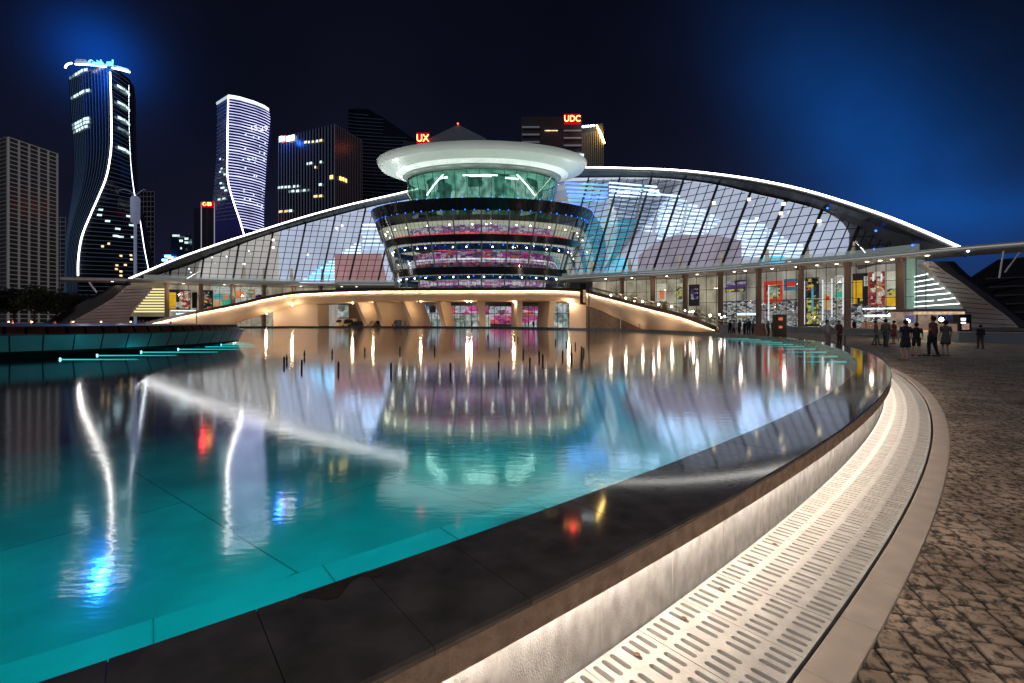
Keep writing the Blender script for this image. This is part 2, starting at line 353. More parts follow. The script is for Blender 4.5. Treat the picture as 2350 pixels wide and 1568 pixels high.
# --- slotted grates between wall and kerb: one mesh, 60 copies
M_grate = mat('pale_stone_grate', (.70, .66, .61), .55, var=.15, scale=7, bump=.25, bscale=70)
M_channel = mat('drain_channel', (.05, .035, .025), .9)
G0, G1, DA = 50.655, 51.285, .425 / 51.0
w = MB(); ringp(w, [(50.64, -.09), (51.31, -.09)], R(-70), R(0), 120); ringp(w, [(51.30, -.09), (51.30, .0)], R(-70), R(0), 120)
tag(w.build('drain_channel', M_channel), 'dark drain channel under the slotted grates at the foot of the pool wall', 'drain')
def grate():
    w = MB(); nc = 4; nr = 6; L0, L1 = .003, .425 - .003
    r_in = G0; cw = (G1 - G0) / nc
    def Q(u, v, z): return (u, v, z)          # u radial, v along the arc
    for c in range(nc):
        for k in range(nr):
            u0, u1 = r_in + c * cw, r_in + (c + 1) * cw
            gap = .030
            base = [L0 + .012 + j * ((L1 - L0 - .024 - gap) / nr) + (gap if j >= nr // 2 else 0) for j in range(nr + 1)]
            v0 = base[k] - (gap if k == nr // 2 else 0); v1 = base[k + 1]
            if k == nr // 2 - 1: v1 = base[k] + (L1 - L0 - .024 - gap) / nr
            if k == 0: v0 = L0
            if k == nr - 1: v1 = L1
            cv = (base[k] + (L1 - L0 - .024 - gap) / nr / 2); cu = (u0 + u1) / 2; hl = .060; hw = .0152
            rect = []; hole = []
            nS = 5
            for j in range(nS): t = j / nS; rect.append((u0 + (u1 - u0) * t, v0))
            for j in range(3): t = j / 3; rect.append((u1, v0 + (v1 - v0) * t))
            for j in range(nS): t = j / nS; rect.append((u1 - (u1 - u0) * t, v1))
            for j in range(3): t = j / 3; rect.append((u0, v1 - (v1 - v0) * t))
            m_ = len(rect)
            def hp(x, y):
                dx, dy = x - cu, y - cv
                xx = max(-hl + hw, min(hl - hw, dx * hl / (cw / 2)))
                yy = 1 if dy > 0 else -1
                return xx, yy
            for (x, y) in rect:
                dx = (x - cu) / (cw / 2); dy = (y - cv) / max(1e-6, abs((v1 if y > cv else v0) - cv))
                if abs(dx) > .98:
                    ang = math.atan2(dy, 1 if dx > 0 else -1) if abs(dy) < .98 else math.atan2(dy, .35 * (1 if dx > 0 else -1))
                    hole.append((cu + (hl - hw) * (1 if dx > 0 else -1) + hw * math.cos(ang), cv + hw * math.sin(ang)))
                else: hole.append((cu + dx * (hl - hw), cv + hw * (1 if dy > 0 else -1)))
            i0 = len(w.v)
            for a in rect: w.v.append(Q(a[0], a[1], 0))
            for a in hole: w.v.append(Q(a[0], a[1], -.001))
            for a in hole: w.v.append(Q(a[0], a[1], -.035))
            for j in range(m_):
                j2 = (j + 1) % m_
                w.f.append((i0 + j, i0 + j2, i0 + m_ + j2, i0 + m_ + j)); w.f.append((i0 + m_ + j, i0 + m_ + j2, i0 + 2 * m_ + j2, i0 + 2 * m_ + j))
    for (a, b) in (((G0, L0), (G1, L0)), ((G1, L0), (G1, L1)), ((G1, L1), (G0, L1)), ((G0, L1), (G0, L0))):
        w.quad((a[0], a[1], 0), (b[0], b[1], 0), (b[0], b[1], -.035), (a[0], a[1], -.035))
    # bend to the arc (origin = pool centre)
    w.v = [(x * math.cos(y / 51.0) - 51, x * math.sin(y / 51.0), z) for x, y, z in w.v]
    return w
gm = grate(); proto = None
for i in range(60):
    a = R(-57.5) + i * DA
    if proto is None:
        proto = gm.build('drain_grate', M_grate); o = proto
    else:
        o = proto.copy(); COL.objects.link(o)
    o.rotation_euler = (0, 0, a); o.location = pp(51.0, a, (random.random() - .5) * .003)
    tag(o, 'pale slotted stone drain grate in the curved row at the foot of the pool wall', 'drain grate', 'slotted drain grates along the pool wall')
# round bolt heads on some grates
w = MB()
for i in range(2, 20):
    a = R(-57.5) + (i + .62) * DA
    w.loft([[tuple(np.array(pp(50.76, a, 0)) + np.array((r * math.cos(t), r * math.sin(t), z))) for t in lin(0, 2 * math.pi, 13)[:-1]] for r, z in ((.016, .001), (.015, .004), (.009, .004), (.007, .002), (.0, .002))])
tag(w.build('grate_bolt', mat('old_bronze', (.22, .13, .08), .5, .6)), 'small round bronze bolt heads in the nearest drain grates', 'bolts', kind='stuff')

# --- kerb of pale slabs
M_kerb = mat('pale_kerb_stone', (.60, .50, .42), .6, var=.10, scale=5, bump=.2, bscale=60)
w = MB(); KN = 560
for i in range(KN):
    a0 = 2 * math.pi * i / KN + .002 / 51; a1 = 2 * math.pi * (i + 1) / KN - .002 / 51
    dz = (random.random() - .5) * .003
    q = [[pp(51.31, a, -.06), pp(51.31, a, .012 + dz), pp(51.315, a, .016 + dz), pp(51.475, a, .016 + dz), pp(51.48, a, .012 + dz), pp(51.48, a, -.06)] for a in (a0, (a0 + a1) / 2, a1)]
    w.loft(q, closed=False); w.poly(q[0]); w.poly(q[-1][::-1])
tag(w.build('kerb', M_kerb), 'pale stone kerb strip curving between the slotted grates and the cobbles', 'kerb')

# --- ground
def paver_mat(name, bumpy):
    m, n = newmat(name)
    out = n.nodes.new('ShaderNodeOutputMaterial'); b = n.nodes.new('ShaderNodeBsdfPrincipled'); n.links.new(b.outputs[0], out.inputs[0])
    b.inputs['Roughness'].default_value = .72
    t = n.nodes.new('ShaderNodeTexCoord'); L = n.links.new
    a = n.nodes.new('ShaderNodeTexNoise'); a.inputs['Scale'].default_value = 16; a.inputs['Detail'].default_value = 8; a.inputs['Roughness'].default_value = .65; L(t.outputs['Object'], a.inputs['Vector'])
    c = n.nodes.new('ShaderNodeTexNoise'); c.inputs['Scale'].default_value = 1.6; c.inputs['Detail'].default_value = 3; L(t.outputs['Object'], c.inputs['Vector'])
    r1 = n.nodes.new('ShaderNodeValToRGB'); e = r1.color_ramp.elements; e[0].position = .40; e[0].color = (.08, .06, .045, 1); e[1].position = .53; e[1].color = (.60, .46, .35, 1)
    L(a.outputs['Fac'], r1.inputs[0])
    r2 = n.nodes.new('ShaderNodeValToRGB'); e = r2.color_ramp.elements; e[0].position = .35; e[0].color = (.50, .48, .46, 1); e[1].position = .62; e[1].color = (1, 1, 1, 1)
    L(c.outputs['Fac'], r2.inputs[0])
    mx = n.nodes.new('ShaderNodeMix'); mx.data_type = 'RGBA'; mx.blend_type = 'MULTIPLY'; mx.inputs[0].default_value = 1
    L(r1.outputs[0], mx.inputs[6]); L(r2.outputs[0], mx.inputs[7]); L(mx.outputs[2], b.inputs['Base Color'])
    if not bumpy:
        at = n.nodes.new('ShaderNodeAttribute'); at.attribute_name = 'joint'; m2 = n.nodes.new('ShaderNodeMix'); m2.data_type = 'RGBA'; L(at.outputs['Fac'], m2.inputs[0])
        m2.inputs[6].default_value = (.022, .015, .012, 1); L(mx.outputs[2], m2.inputs[7]); L(m2.outputs[2], b.inputs['Base Color'])
    if bumpy:
        v = n.nodes.new('ShaderNodeTexNoise'); v.inputs['Scale'].default_value = 5.5; v.inputs['Detail'].default_value = 6; L(t.outputs['Object'], v.inputs['Vector'])
        bp = n.nodes.new('ShaderNodeBump'); bp.inputs['Strength'].default_value = .9; bp.inputs['Distance'].default_value = .03; L(v.outputs['Fac'], bp.inputs['Height']); L(bp.outputs[0], b.inputs['Normal'])
    return m
M_paver = paver_mat('cobble', False); M_far = paver_mat('cobble_far', True)
w = MB(); radii = [51.46, 55, 62, 75, 95, 130, 200, 400, 900, 2500]
w.loft([[pp(r, 2 * math.pi * j / 240, -.004) for j in range(240)] for r in radii])
tag(w.build('ground', M_far), kind='structure')

def vnoise(x, y, s, seed):
    g = np.random.default_rng(seed).random((256, 256)); X = x * s; Y = y * s
    xi = np.floor(X).astype(int); yi = np.floor(Y).astype(int); fx = X - xi; fy = Y - yi
    fx = fx * fx * (3 - 2 * fx); fy = fy * fy * (3 - 2 * fy); a = xi & 255; b = yi & 255; a1 = (a + 1) & 255; b1 = (b + 1) & 255
    return (g[a, b] * (1 - fx) + g[a1, b] * fx) * (1 - fy) + (g[a, b1] * (1 - fx) + g[a1, b1] * fx) * fy
def grid_mesh(name, X, Y, Z, keep, m):
    ny, nx = X.shape; idx = np.arange(ny * nx).reshape(ny, nx)
    f = np.stack([idx[:-1, :-1], idx[:-1, 1:], idx[1:, 1:], idx[1:, :-1]], -1).reshape(-1, 4)
    kf = keep.reshape(-1)[f].all(1); f = f[kf]
    used = np.unique(f); remap = -np.ones(ny * nx, int); remap[used] = np.arange(len(used)); f = remap[f]
    co = np.stack([X, Y, Z], -1).reshape(-1, 3)[used].astype(np.float32)
    me = bpy.data.meshes.new(name); me.vertices.add(len(co)); me.vertices.foreach_set('co', co.ravel())
    me.loops.add(f.size); me.loops.foreach_set('vertex_index', f.ravel().astype(np.int32)); me.polygons.add(len(f))
    me.polygons.foreach_set('loop_start', (np.arange(len(f)) * 4).astype(np.int32)); me.polygons.foreach_set('loop_total', np.full(len(f), 4, np.int32))
    me.update(calc_edges=True); me.materials.append(m); o = bpy.data.objects.new(name, me); COL.objects.link(o); return o
def cobbles():
    # polar strip just outside the kerb, finer near the camera
    aa = np.concatenate([np.arange(R(-54.5), R(-44), .0085 / 51.5), np.arange(R(-44), R(-22), .03 / 51.5)])
    rr = np.concatenate([np.arange(51.483, 53.4, .0085), np.arange(53.4, 60, .035)])
    Rr, A = np.meshgrid(rr, aa); X = PC[0] + Rr * np.cos(A); Y = PC[1] + Rr * np.sin(A)
    # two families of joints; rows shifted like a bond
    t = R(-14); U = X * math.cos(t) + Y * math.sin(t) + .012 * (vnoise(X, Y, 6, 1) - .5); V = -X * math.sin(t) + Y * math.cos(t) + .012 * (vnoise(X, Y, 6, 2) - .5)
    pu, pv = .15, .165
    row = np.floor(V / pv); Us = U + .08 * ((row * 1.7) % 1)
    du = np.abs((Us / pu) % 1 - .5) * pu; dv = np.abs((V / pv) % 1 - .5) * pv
    edge = np.minimum(pu / 2 - du, pv / 2 - dv)
    cell = np.floor(Us / pu) * 17.3 + row * 7.7; tilt = (np.sin(cell * 12.9) * 43758.5) % 1
    j = np.clip(edge / .014, 0, 1); j = j * j * (3 - 2 * j)
    Z = .001 + .016 * j + j * (.005 * (vnoise(X, Y, 17, 3) - .5) + .006 * (vnoise(X, Y, 43, 4) - .5) + .004 * (vnoise(X, Y, 90, 5) - .5) + .003 * (tilt - .5))
    Z *= np.clip((60 - Rr) / 2, .2, 1)
    o = grid_mesh('cobbles', X, Y, Z, np.ones_like(X, bool), M_paver); tag(o, kind='structure')
    at = o.data.attributes.new('joint', 'FLOAT', 'POINT'); at.data.foreach_set('value', np.clip(j * 1.3 - .3, 0, 1).reshape(-1).astype(np.float32))
cobbles()

# --- underwater lights: small cyan lamps along the wall and on the island
M_cyan = emit('cyan_lamp', (.08, .95, 1), 4)
k = 0
pool_lamps = [(a, 30) for a in (-68,)] + [(a, 20) for a in (-38, -32, -26, -18, -10, 0, 10)]
for a, e in pool_lamps:
    base = pp(49.35, R(a), -.13)
    o = empty('pool_light', base, 'cyan underwater lamp on the pool floor along the wall', 'pool light', 'underwater lamps along the pool wall')
    w = MB(); w.loft([[(base[0] + r * math.cos(t), base[1] + r * math.sin(t), base[2] + z) for t in lin(0, 2 * math.pi, 13)[:-1]] for r, z in ((.07, 0), (.07, .05), (.05, .06))]); w.build('housing', M_dark, o)
    MB().disc((base[0], base[1], base[2] + .061), .048).build('lens', M_cyan, o)
    lamp('lamp', (base[0], base[1], base[2] + .25), e, (.03, .78, .95), .12, parent=o)

def glow(r_, a_, size, e):  # unseen area lights added just under the water for an even glow
    x, y, _ = pp(r_, R(a_), 0); lamp('pool_fill', (x, y, WZ - .02), e, (.02, .74, .77), kind='AREA', sx=size, sy=size)
eg = spl([(-76, 135), (-68, 120), (-62, 78), (-57, 50), (-53, 50), (-49, 58), (-44, 70), (-38, 80), (-30, 70), (-10, 50), (10, 34)])
for k in range(28): glow(48.3, -76 + 3.1 * k, 3.3, .62 * max(8, eg(-76 + 3.1 * k)))
for k in range(15): glow(44.2, -74 + 5.2 * k, 5.2, 1.0 * max(8, eg(-74 + 5.2 * k)))
for k in range(9): glow(38.5, -72 + 8.5 * k, 7.5, 1.5 * max(10, eg(-72 + 8.5 * k)))
for k in range(6): glow(30, -66 + 12 * k, 9, 1.2 * max(12, eg(-66 + 12 * k)))
# --- island stage on the left
IC = (-24.4, 23.2); IR = 9.7
def ip(r, a, z): return (IC[0] + r * math.cos(a), IC[1] + r * math.sin(a), z)
isl = empty('round_stage', (IC[0], IC[1], WZ), 'low round stage island clad in dark panels at the left of the pool', 'stage')
NI = 72
def islring(name, prof, m, gap=0., n=NI, sub=4):
    w = MB()
    for i in range(n):
        a0, a1 = 2 * math.pi * i / n + gap, 2 * math.pi * (i + 1) / n - gap
        w.loft([[ip(r, a0 + (a1 - a0) * j / sub, z) for r, z in prof] for j in range(sub + 1)], closed=False)
    return w.build(name, m, isl)
islring('panel_wall', [(IR - .28, .50), (IR, 1.07)], mat('stage_panel', (.42, .42, .43), .30, var=.25, scale=.8), .0022)
islring('backing', [(IR - .33, .40), (IR - .03, 1.06), (IR - .2, 1.07)], M_dark)
islring('rim_trim', [(IR - .02, 1.065), (IR + .03, 1.075), (IR + .03, 1.11), (IR - .25, 1.12)], mat('stage_trim', (.07, .06, .06), .3))
islring('upper_band', [(IR - .25, 1.12), (IR - .40, 1.36)], mat('rust_panel', (.36, .15, .10), .4, var=.4, scale=1.2), .004, 110, 2)
islring('upper_backing', [(IR - .28, 1.12), (IR - .43, 1.35)], M_dark)
islring('deck', [(IR - .40, 1.362), (IR - .2, 1.372), (IR - .2, 1.392), (0.01, 1.44)], mat('stage_deck', (.06, .07, .09), .3))
islring('base', [(IR - 1.0, -.15), (IR - 1.0, .45), (IR - .3, .42)], M_dark)
M_beam = emit('cyan_beam', (.02, .75, .70), 1.1)  # glowing bars stand in for the lamps' beams on the water
for (x, y, L) in ((138, 823.5, 2.6), (223, 814.5, 3.0), (324, 807, 3.2), (409, 800.5, 3.0), (463, 795, 2.6), (507, 790.5, 1.8), (536, 786.8, .9)):
    Y = GY(y, WZ + .03); p = P(x, y, Y)
    o = empty('stage_light', p, 'cyan lamp head with a glowing bar for its beam beside the round stage', 'pool light', 'cyan lamps round the foot of the stage')
    MB().ball(p, .03).build('lamp_head', emit('cyan_head', (.25, .95, 1), 4), o)
    MB().bar(p + Vector((.05, 0, -.02)), p + Vector((L, .1, -.02)), .05, .02, 6, .02).build('strip', M_beam, o)
    lamp('lamp', p + Vector((.25, -.6, -.12)), 6, (.03, .72, .9), .04, parent=o)
# light beams near the right-hand wall, built as glowing bars
for i, a in enumerate((-31, -28, -25, -22.2, -19.5, -17, -14.5, -12, -9.5, -7)):
    q = Vector(pp(50.1, R(a), WZ - .03)); L = 1.3 + .17 * (i + 1)
    o = empty('wall_beam', q, 'thin cyan bar for a light beam reaching from the far right pool wall over the water', 'pool light', 'cyan beam bars at the right pool wall')
    MB().bar(q + Vector((0, 0, .045)), q + Vector((-L, -.02 * L, .045)), .03 + .004 * i, .012, 6, .008).build('strip', M_beam, o)

# --- fountain nozzles standing in the water
M_noz = mat('black_nozzle', (.008, .008, .010), .5)
def cB(x, y): return ((1050 + x * .5957) / 1.743, (1280 + y * .5957) / 1.743)
noz = [(145, 262, 300), (163, 238, 282), (282, 216, 250), (263, 282, 326), (468, 206, 238), (510, 298, 342), (687, 193, 222), (863, 307, 352), (923, 184, 216), (1156, 192, 215), (1262, 305, 353),
       (1388, 188, 216), (1586, 291, 333), (1590, 199, 223), (1751, 211, 237), (1795, 272, 307), (1858, 226, 256), (1882, 249, 281), (2015, 224, 252), (2041, 150, 168), (2057, 170, 205), (2071, 187, 208), (2076, 236, 269),
       (2101, 163, 183), (2143, 178, 222), (2157, 190, 230), (1690, 120, 137), (1968, 140, 158), (1715, 128, 138), (1513, 106, 121)]
for i, (x, yt, yb) in enumerate(noz):
    px, pt = cB(x, yt); _, pb = cB(x, yb); Y = GY(pb, WZ); p = P(px, pb, Y); h = max(.25, (pb - pt) / FPX * Y)
    w = MB(); prof = [(.035, -.35), (.045, 0), (.05, h * .35), (.085, h * .38), (.085, h * .5), (.045, h * .53), (.035, h * .96), (.02, h)] if yt < 240 and x < 1000 else [(.05, -.35), (.055, 0), (.06, h * .6), (.05, h * .93), (.03, h)]
    sc_ = .34 + Y / 85
    w.loft([[(p.x + r * sc_ * math.cos(t), p.y + r * sc_ * math.sin(t), WZ + z) for t in lin(0, 2 * math.pi, 9)[:-1]] for r, z in prof], cap=True)
    o = w.build('fountain_nozzle', M_noz, origin=(p.x, p.y, WZ), smooth=True)
    tag(o, 'thin black fountain nozzle standing out of the pool water', 'fountain nozzle', 'fountain nozzles standing in the pool')

# ================================================================== THEATRE (crescent glass hall under a bow-shaped roof)
Zc = 10.9
yb = spl([(-40, 637), (150, 643), (300, 646), (500, 652), (740, 656.5), (900, 657), (1050, 656), (1200, 650), (1330, 642), (1600, 628), (1800, 612), (2000, 597), (2200, 578), (2350, 566), (2500, 554)])
def D(x): return (Zc - CAMZ) * FPX / (HY - yb(x))
yL = spl([(295, 640), (400, 596), (500, 560), (600, 528), (700, 497), (800, 470), (905, 446), (1000, 424), (1100, 404), (1220, 390), (1340, 384), (1450, 386), (1550, 390), (1650, 400), (1750, 415), (1850, 437), (1950, 467), (2050, 502), (2130, 535), (2215, 573)])
DL = spl([(295, 112), (500, 120), (740, 129), (900, 134), (1107, 135), (1250, 128), (1340, 120), (1450, 110), (1600, 97), (1800, 83), (2000, 73), (2215, 63)])
yT = spl([(340, 636), (387, 622), (414, 614), (500, 581), (587, 547.7), (680, 519), (770, 494.7), (858, 472.8), (1000, 446), (1107, 425), (1250, 410), (1361, 407), (1566, 412), (1675, 429), (1717, 439.8), (1805, 459.5), (1878, 479), (1970, 515.5), (2072, 568), (2102, 578)])
def DT(x): return DL(x) + 3.0
def ygb(x): return yb(x) - 11 * 100 / D(x)
lean = spl([(300, .10), (500, .16), (700, .21), (1000, .25), (1359, .287), (1560, .36), (1740, .42), (2100, .42)])

hall = empty('concert_hall', (0, 120, 0), 'wide crescent glass hall under a bow-shaped roof edged with a white light line', 'theatre')
M_led = emit('white_led_line', (1, .97, .92), 8)
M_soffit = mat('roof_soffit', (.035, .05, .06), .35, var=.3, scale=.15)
M_roof = mat('roof_metal', (.22, .23, .25), .4, .5, var=.15, scale=.2)
M_fsc = mat('roof_edge_metal', (.13, .14, .15), .35, .3)
M_steel = mat('dark_steel', (.025, .028, .035), .45)
M_hglass = glass('hall_glass', (.93, .95, .97), .02, .04)

xs = lin(288, 2222, 150)
w = MB(); w2 = MB(); w3 = MB(); w4 = MB()
Lp = [P(x, yL(x), DL(x)) for x in xs]
def tpt(x):       # roof soffit meets the glass head here
    xx = min(max(x, 345), 2100); y = min(yT(xx), yL(min(max(x, 295), 2215)) + 30 * 100 / DL(x) + 99)
    if x < 345: return P(x, yL(max(x, 295)) + (x - 288) * .03 + 2, DL(x) + 2)
    if x > 2100: return P(x, 578 - (x - 2100) * .04, DL(x) + 2)
    return P(x, y, DT(x))
Tp = [tpt(x) for x in xs]
Lin = [p + Vector((0, .5, -.75)) for p in Lp]
w.loft([[a, b] for a, b in zip(Lin, Tp)], closed=False); w.build('soffit', M_soffit, hall, smooth=True)
# shell: from the edge back over the hall and down behind
rings = []
for p in Lp:
    h = p.z; rings.append([p + Vector((0, .3, .1)), p + Vector((-.02 * p.x, 10, .3)), Vector((p.x * .96, p.y + 24, h * .86)), Vector((p.x * .93, p.y + 38, h * .5)), Vector((p.x * .92, p.y + 42, 0))])
w2.loft(rings, closed=False); w2.build('roof', M_roof, hall, smooth=True)
w3.loft([[p + Vector((0, .28, .08)), p + Vector((0, 0, .05)), p + Vector((0, .05, -.72)), p + Vector((0, .5, -.78))] for p in Lp], closed=False); w3.build('roof_edge', M_fsc, hall, smooth=True)
w4.path([p + Vector((0, -.10, -.05)) for p in Lp], .24, .30, 6); w4.build('roof_light_line', M_led, hall)

# glass face
def face(xb, t):            # point on the leaning glass, t = 0 sill, 1 head
    h = 0.; x = xb
    for _ in range(12):
        x = xb + lean(xb) * max(0, ygb(xb) - yT(min(max(x, 345), 2100)))
    x = min(x, 2100)
    a = P(xb, ygb(xb), D(xb) + 1.2); b = P(x, yT(max(x, 345)), DT(x) - .15)
    return a, b
XB = lin(352, 2062, 140)
w = MB(); w.loft([[face(x, 0)[0], face(x, 0)[1]] for x in XB], closed=False); w.build('glass_face', M_hglass, hall, smooth=True)
majors = [390, 461, 535, 606, 675, 737, 801, 867, 930, 1290, 1359, 1428, 1498, 1576, 1655, 1742, 1837, 1942, 2030]
for x in majors:
    a, b = face(x, 0); MB().bar(a + Vector((0, -.1, 0)), b + Vector((0, -.1, 0)), .34, .4).build('mullion', M_steel, hall)
w = MB()
for i in range(len(majors) - 1):
    x0, x1 = majors[i], majors[i + 1]
    if x1 - x0 > 200: continue
    nn = 4 if x0 < 1300 else 4
    for k in range(1, nn):
        x = x0 + (x1 - x0) * k / nn; a, b = face(x, 0); w.bar(a, b, .13)
for zz in range(1, 26):
    Z = Zc + 1.05 + zz * 1.62; prev = None
    for x in XB:
        a, b = face(x, 0)
        if b.z > Z > a.z: q = a.lerp(b, (Z - a.z) / (b.z - a.z)) + Vector((0, -.05, 0))
        else: q = None
        if q and prev and not (905 < x < 1290): w.bar(prev, q, .12)
        prev = q
w.build('glazing_grid', M_steel, hall)
w = MB(); w.path([face(x, 0)[1] + Vector((0, -.1, 0)) for x in XB], .35); w.build('glazing_frame', M_steel, hall); w = MB(); w.path([face(x, 0)[0] + Vector((0, -.1, 0)) for x in XB], .22); w.build('glazing_frame', M_steel, hall)

# lit interior behind the glass: inner wall of plastered shells
M_lav = emit('inner_wall_lit', (.42, .47, .60), 1.22, .22, (1, 1, 1), .07)
M_warmwall = emit('inner_wall_warm', (.50, .48, .45), .92, .22, (1, 1, 1), .09)
def inner(x, off=7.0):
    xx = min(max(x, 345), 2100); yt = min(yT(xx) + 2, ygb(x) - 1)
    return P(x, ygb(x), D(x) + off), P(x, yt - (4 if 420 < x < 2050 else 0), max(DT(xx) - .3, D(x) + off * .55))
def strip(x0, x1, n, name, m, off=7.):
    w = MB(); w.loft([[inner(x, off)[0].lerp(inner(x, off)[1], t) for t in lin(0, 1, 5)] for x in lin(x0, x1, n)], closed=False); return w.build(name, m, hall, smooth=True)
strip(352, 640, 30, 'inner_wall', M_warmwall); strip(640, 960, 30, 'inner_wall', M_lav); strip(1270, 2098, 60, 'inner_wall', M_lav)
# bands of light inside (long louvres)
M_barW = emit('louvre_white', (.50, .70, 1), 2.3, .35, (1, 1, 1), .25); M_barC = emit('louvre_cyan', (.05, .58, .85), 1.7, .35, (1, 1, 1), .25)
M_barB = emit('louvre_blue', (.12, .36, 1), 1.9, .4, (1, 1, 1), .2)
def ipt(x, y, off):          # a point on image row y lying just in front of the lit inner wall
    a, b = inner(x, 7.); k = (HY - y) / FPX
    t = (k * a.y - (a.z - CAMZ)) / ((b.z - a.z) - k * (b.y - a.y) + 1e-9); t = min(1.15, max(-.1, t))
    return P(x, y, a.y + (b.y - a.y) * t - (7.5 - off) * .45)
def louvre(x0, x1, y0, y1, m, name='louvre_light', off=4., th=.62, n=8):
    pts = [ipt(x0 + (x1 - x0) * i / (n - 1), y0 + (y1 - y0) * i / (n - 1), off) for i in range(n)]
    w = MB(); w.path(pts, .12, th); return w.build(name, m, hall)
rl = random.Random(3)
def field(rows, m, off=4., th=.62, brk=()):
    w = MB(); th *= .68
    for (y, x0, x1, slope) in rows:
        segs = [(x0, x1)]
        for b0, b1 in brk:
            ns = []
            for s0, s1 in segs:
                c0, c1 = b0 - (y - 520) * .22, b1 - (y - 520) * .22
                if c1 <= s0 or c0 >= s1: ns.append((s0, s1)); continue
                if c0 > s0: ns.append((s0, c0))
                if c1 < s1: ns.append((c1, s1))
            segs = ns
        for s0, s1 in segs:
            if s1 - s0 < 3: continue
            pts = [ipt(x, y + (x - 1450) * slope, off) for x in lin(s0, s1, max(2, int((s1 - s0) / 20)))]
            w.path(pts, .1, th)
    return w.build('louvre_light', m, hall)
# right of the drum: blue-white upper field
rows = []
for k in range(9): rows.append((428 + k * 9.5, 1296 + 2 * k, 1395 + 0 * k, .05))
field(rows, M_barB, 4., .6)
rows = []
for k in range(12): rows.append((424 + k * 9.3, 1398, 1508 + 4 * k, .09))
field(rows, M_barW, 4.2, .58, ((1452, 1458), (1498, 1506)))
rows = []
for k in range(13): rows.append((508 + k * 9.8, 1340 - k * .8, 1462 - k * 5.5 if k < 9 else 1440, .03))
field(rows, M_barC, 4., .78, ((1402, 1406),))
rows = []
for k in range(13):
    y = 440 + k * 9.2; x1 = 1560 + 20 * k if k < 5 else 1655 - (k - 5) * 9
    rows.append((y, 1508, x1, .10))
field(rows, M_barW, 4.4, .60, ((1560, 1566), (1615, 1620)))
rows = []
for k in range(10):
    y = 484 + k * 8.8; rows.append((y, 1700 - 2 * k, 1742 + 14 * k if k < 6 else 1812 + 5 * k, .07))
field([(y + 18, a, b, s * .3) for y, a, b, s in rows], M_barW, 4.4, .55, ((1762, 1766),))
field([(590 + 6 * k, 1745, 1800, .0) for k in range(4)], M_barC, 4.2, .5)
# left of the drum
rows = []
for k in range(7): rows.append((516 + 9.3 * k, 832 - (2 * k if k < 3 else 0), 888, .0))
for k in range(14): rows.append((560 + 6.8 * k, 812 - 9.6 * k, 768 + (60 if k < 4 else 0), .0))
field(rows, M_barW, 4.2, .6, ((800, 803),))
field([(604 + 7 * k, 738 - 7 * k, 766, .0) for k in range(6)], M_barC, 4.1, .5)
# boxes of the two inner auditoria seen through the glass
M_rose = emit('rose_wall_lit', (.50, .27, .27), .75, .25, (1, 1, 1), .2); M_taupe = emit('taupe_wall_lit', (.37, .33, .41), .85, .3, (1, 1, 1), .12)
def ibox(poly, m, name, off=5.2, dep=1.2):
    w = MB(); f = [ipt(x, y, off) for x, y in poly]; bk = [p + Vector((p.x * dep / p.y, dep, 0)) for p in f]
    w.loft([f, bk]); w.poly(f); return w.build(name, m, hall)
ibox([(768, 648), (768, 584), (875, 582), (888, 648)], M_rose, 'inner_hall_box', 3.8)
ibox([(1462, 628), (1466, 586), (1500, 560), (1545, 540), (1630, 538), (1702, 552), (1702, 614)], M_taupe, 'inner_hall_box', 3.0)
# warm square ceiling lamps seen through the upper glass
M_wl = emit('warm_square_lamp', (1, .86, .60), 3.5)
for (x, y) in ((627, 551), (627, 568), (773, 524), (785, 518), (706, 585), (1638, 466), (1719, 458), (1798, 468), (1792, 490), (1880, 508), (1737, 503), (1406, 480), (1505, 611), (560, 606), (1812, 604)):
    p = ipt(x, y, 3.5); MB().box(p, (.5, .3, .5)).build('hall_lamp', M_wl, hall)
# forked tree columns inside, against the glass
M_beige = emit('column_lit', (.44, .38, .27), .7, .3, (1, 1, 1), .5)
for x in (560, 606, 669, 740, 1358, 1445, 1560, 1655, 1760, 1851, 1957):
    yy = ygb(x); a = P(x, yy, D(x) + 2.4); h = 3.6 * D(x) / 100
    w = MB(); w.bar(a, a + Vector((0, 0, h * .8)), .95, .95, 6, .6)
    w.build('inner_column', M_beige, hall)
# roof soffit: blue points
M_blue = emit('blue_point', (.02, .13, 1), 5)
for (x, y) in ((1899, 478), (1979, 497), (2061, 524), (2094, 563), (2150, 555), (2010, 530), (1790, 466), (1520, 399), (434, 617), (487, 591), (520, 589), (571, 576), (1560, 401)):
    xx = x; Y = DL(xx) + 1.4
    MB().ball(P(x, y, DL(x) + 1.1), .16).build('soffit_light', M_blue if y > 400 and x > 600 else emit('white_point', (.7, .85, 1), 5), hall)
# triangular truss at both tips
w = MB()
for x0, x1 in ((322, 388), (2040, 2100)):
    prev = None
    for i, x in enumerate(lin(x0, x1, 9)):
        a = P(x, ygb(x), D(x) + 1); b = P(x, max(yT(min(max(x, 345), 2100)), yL(x) + 6), D(x) + 1.4); w.bar(a, b, .12)
        if prev: w.bar(prev[0], b, .1) if i % 2 else w.bar(prev[1], a, .1)
        prev = (a, b)
w.build('end_truss', M_steel, hall)

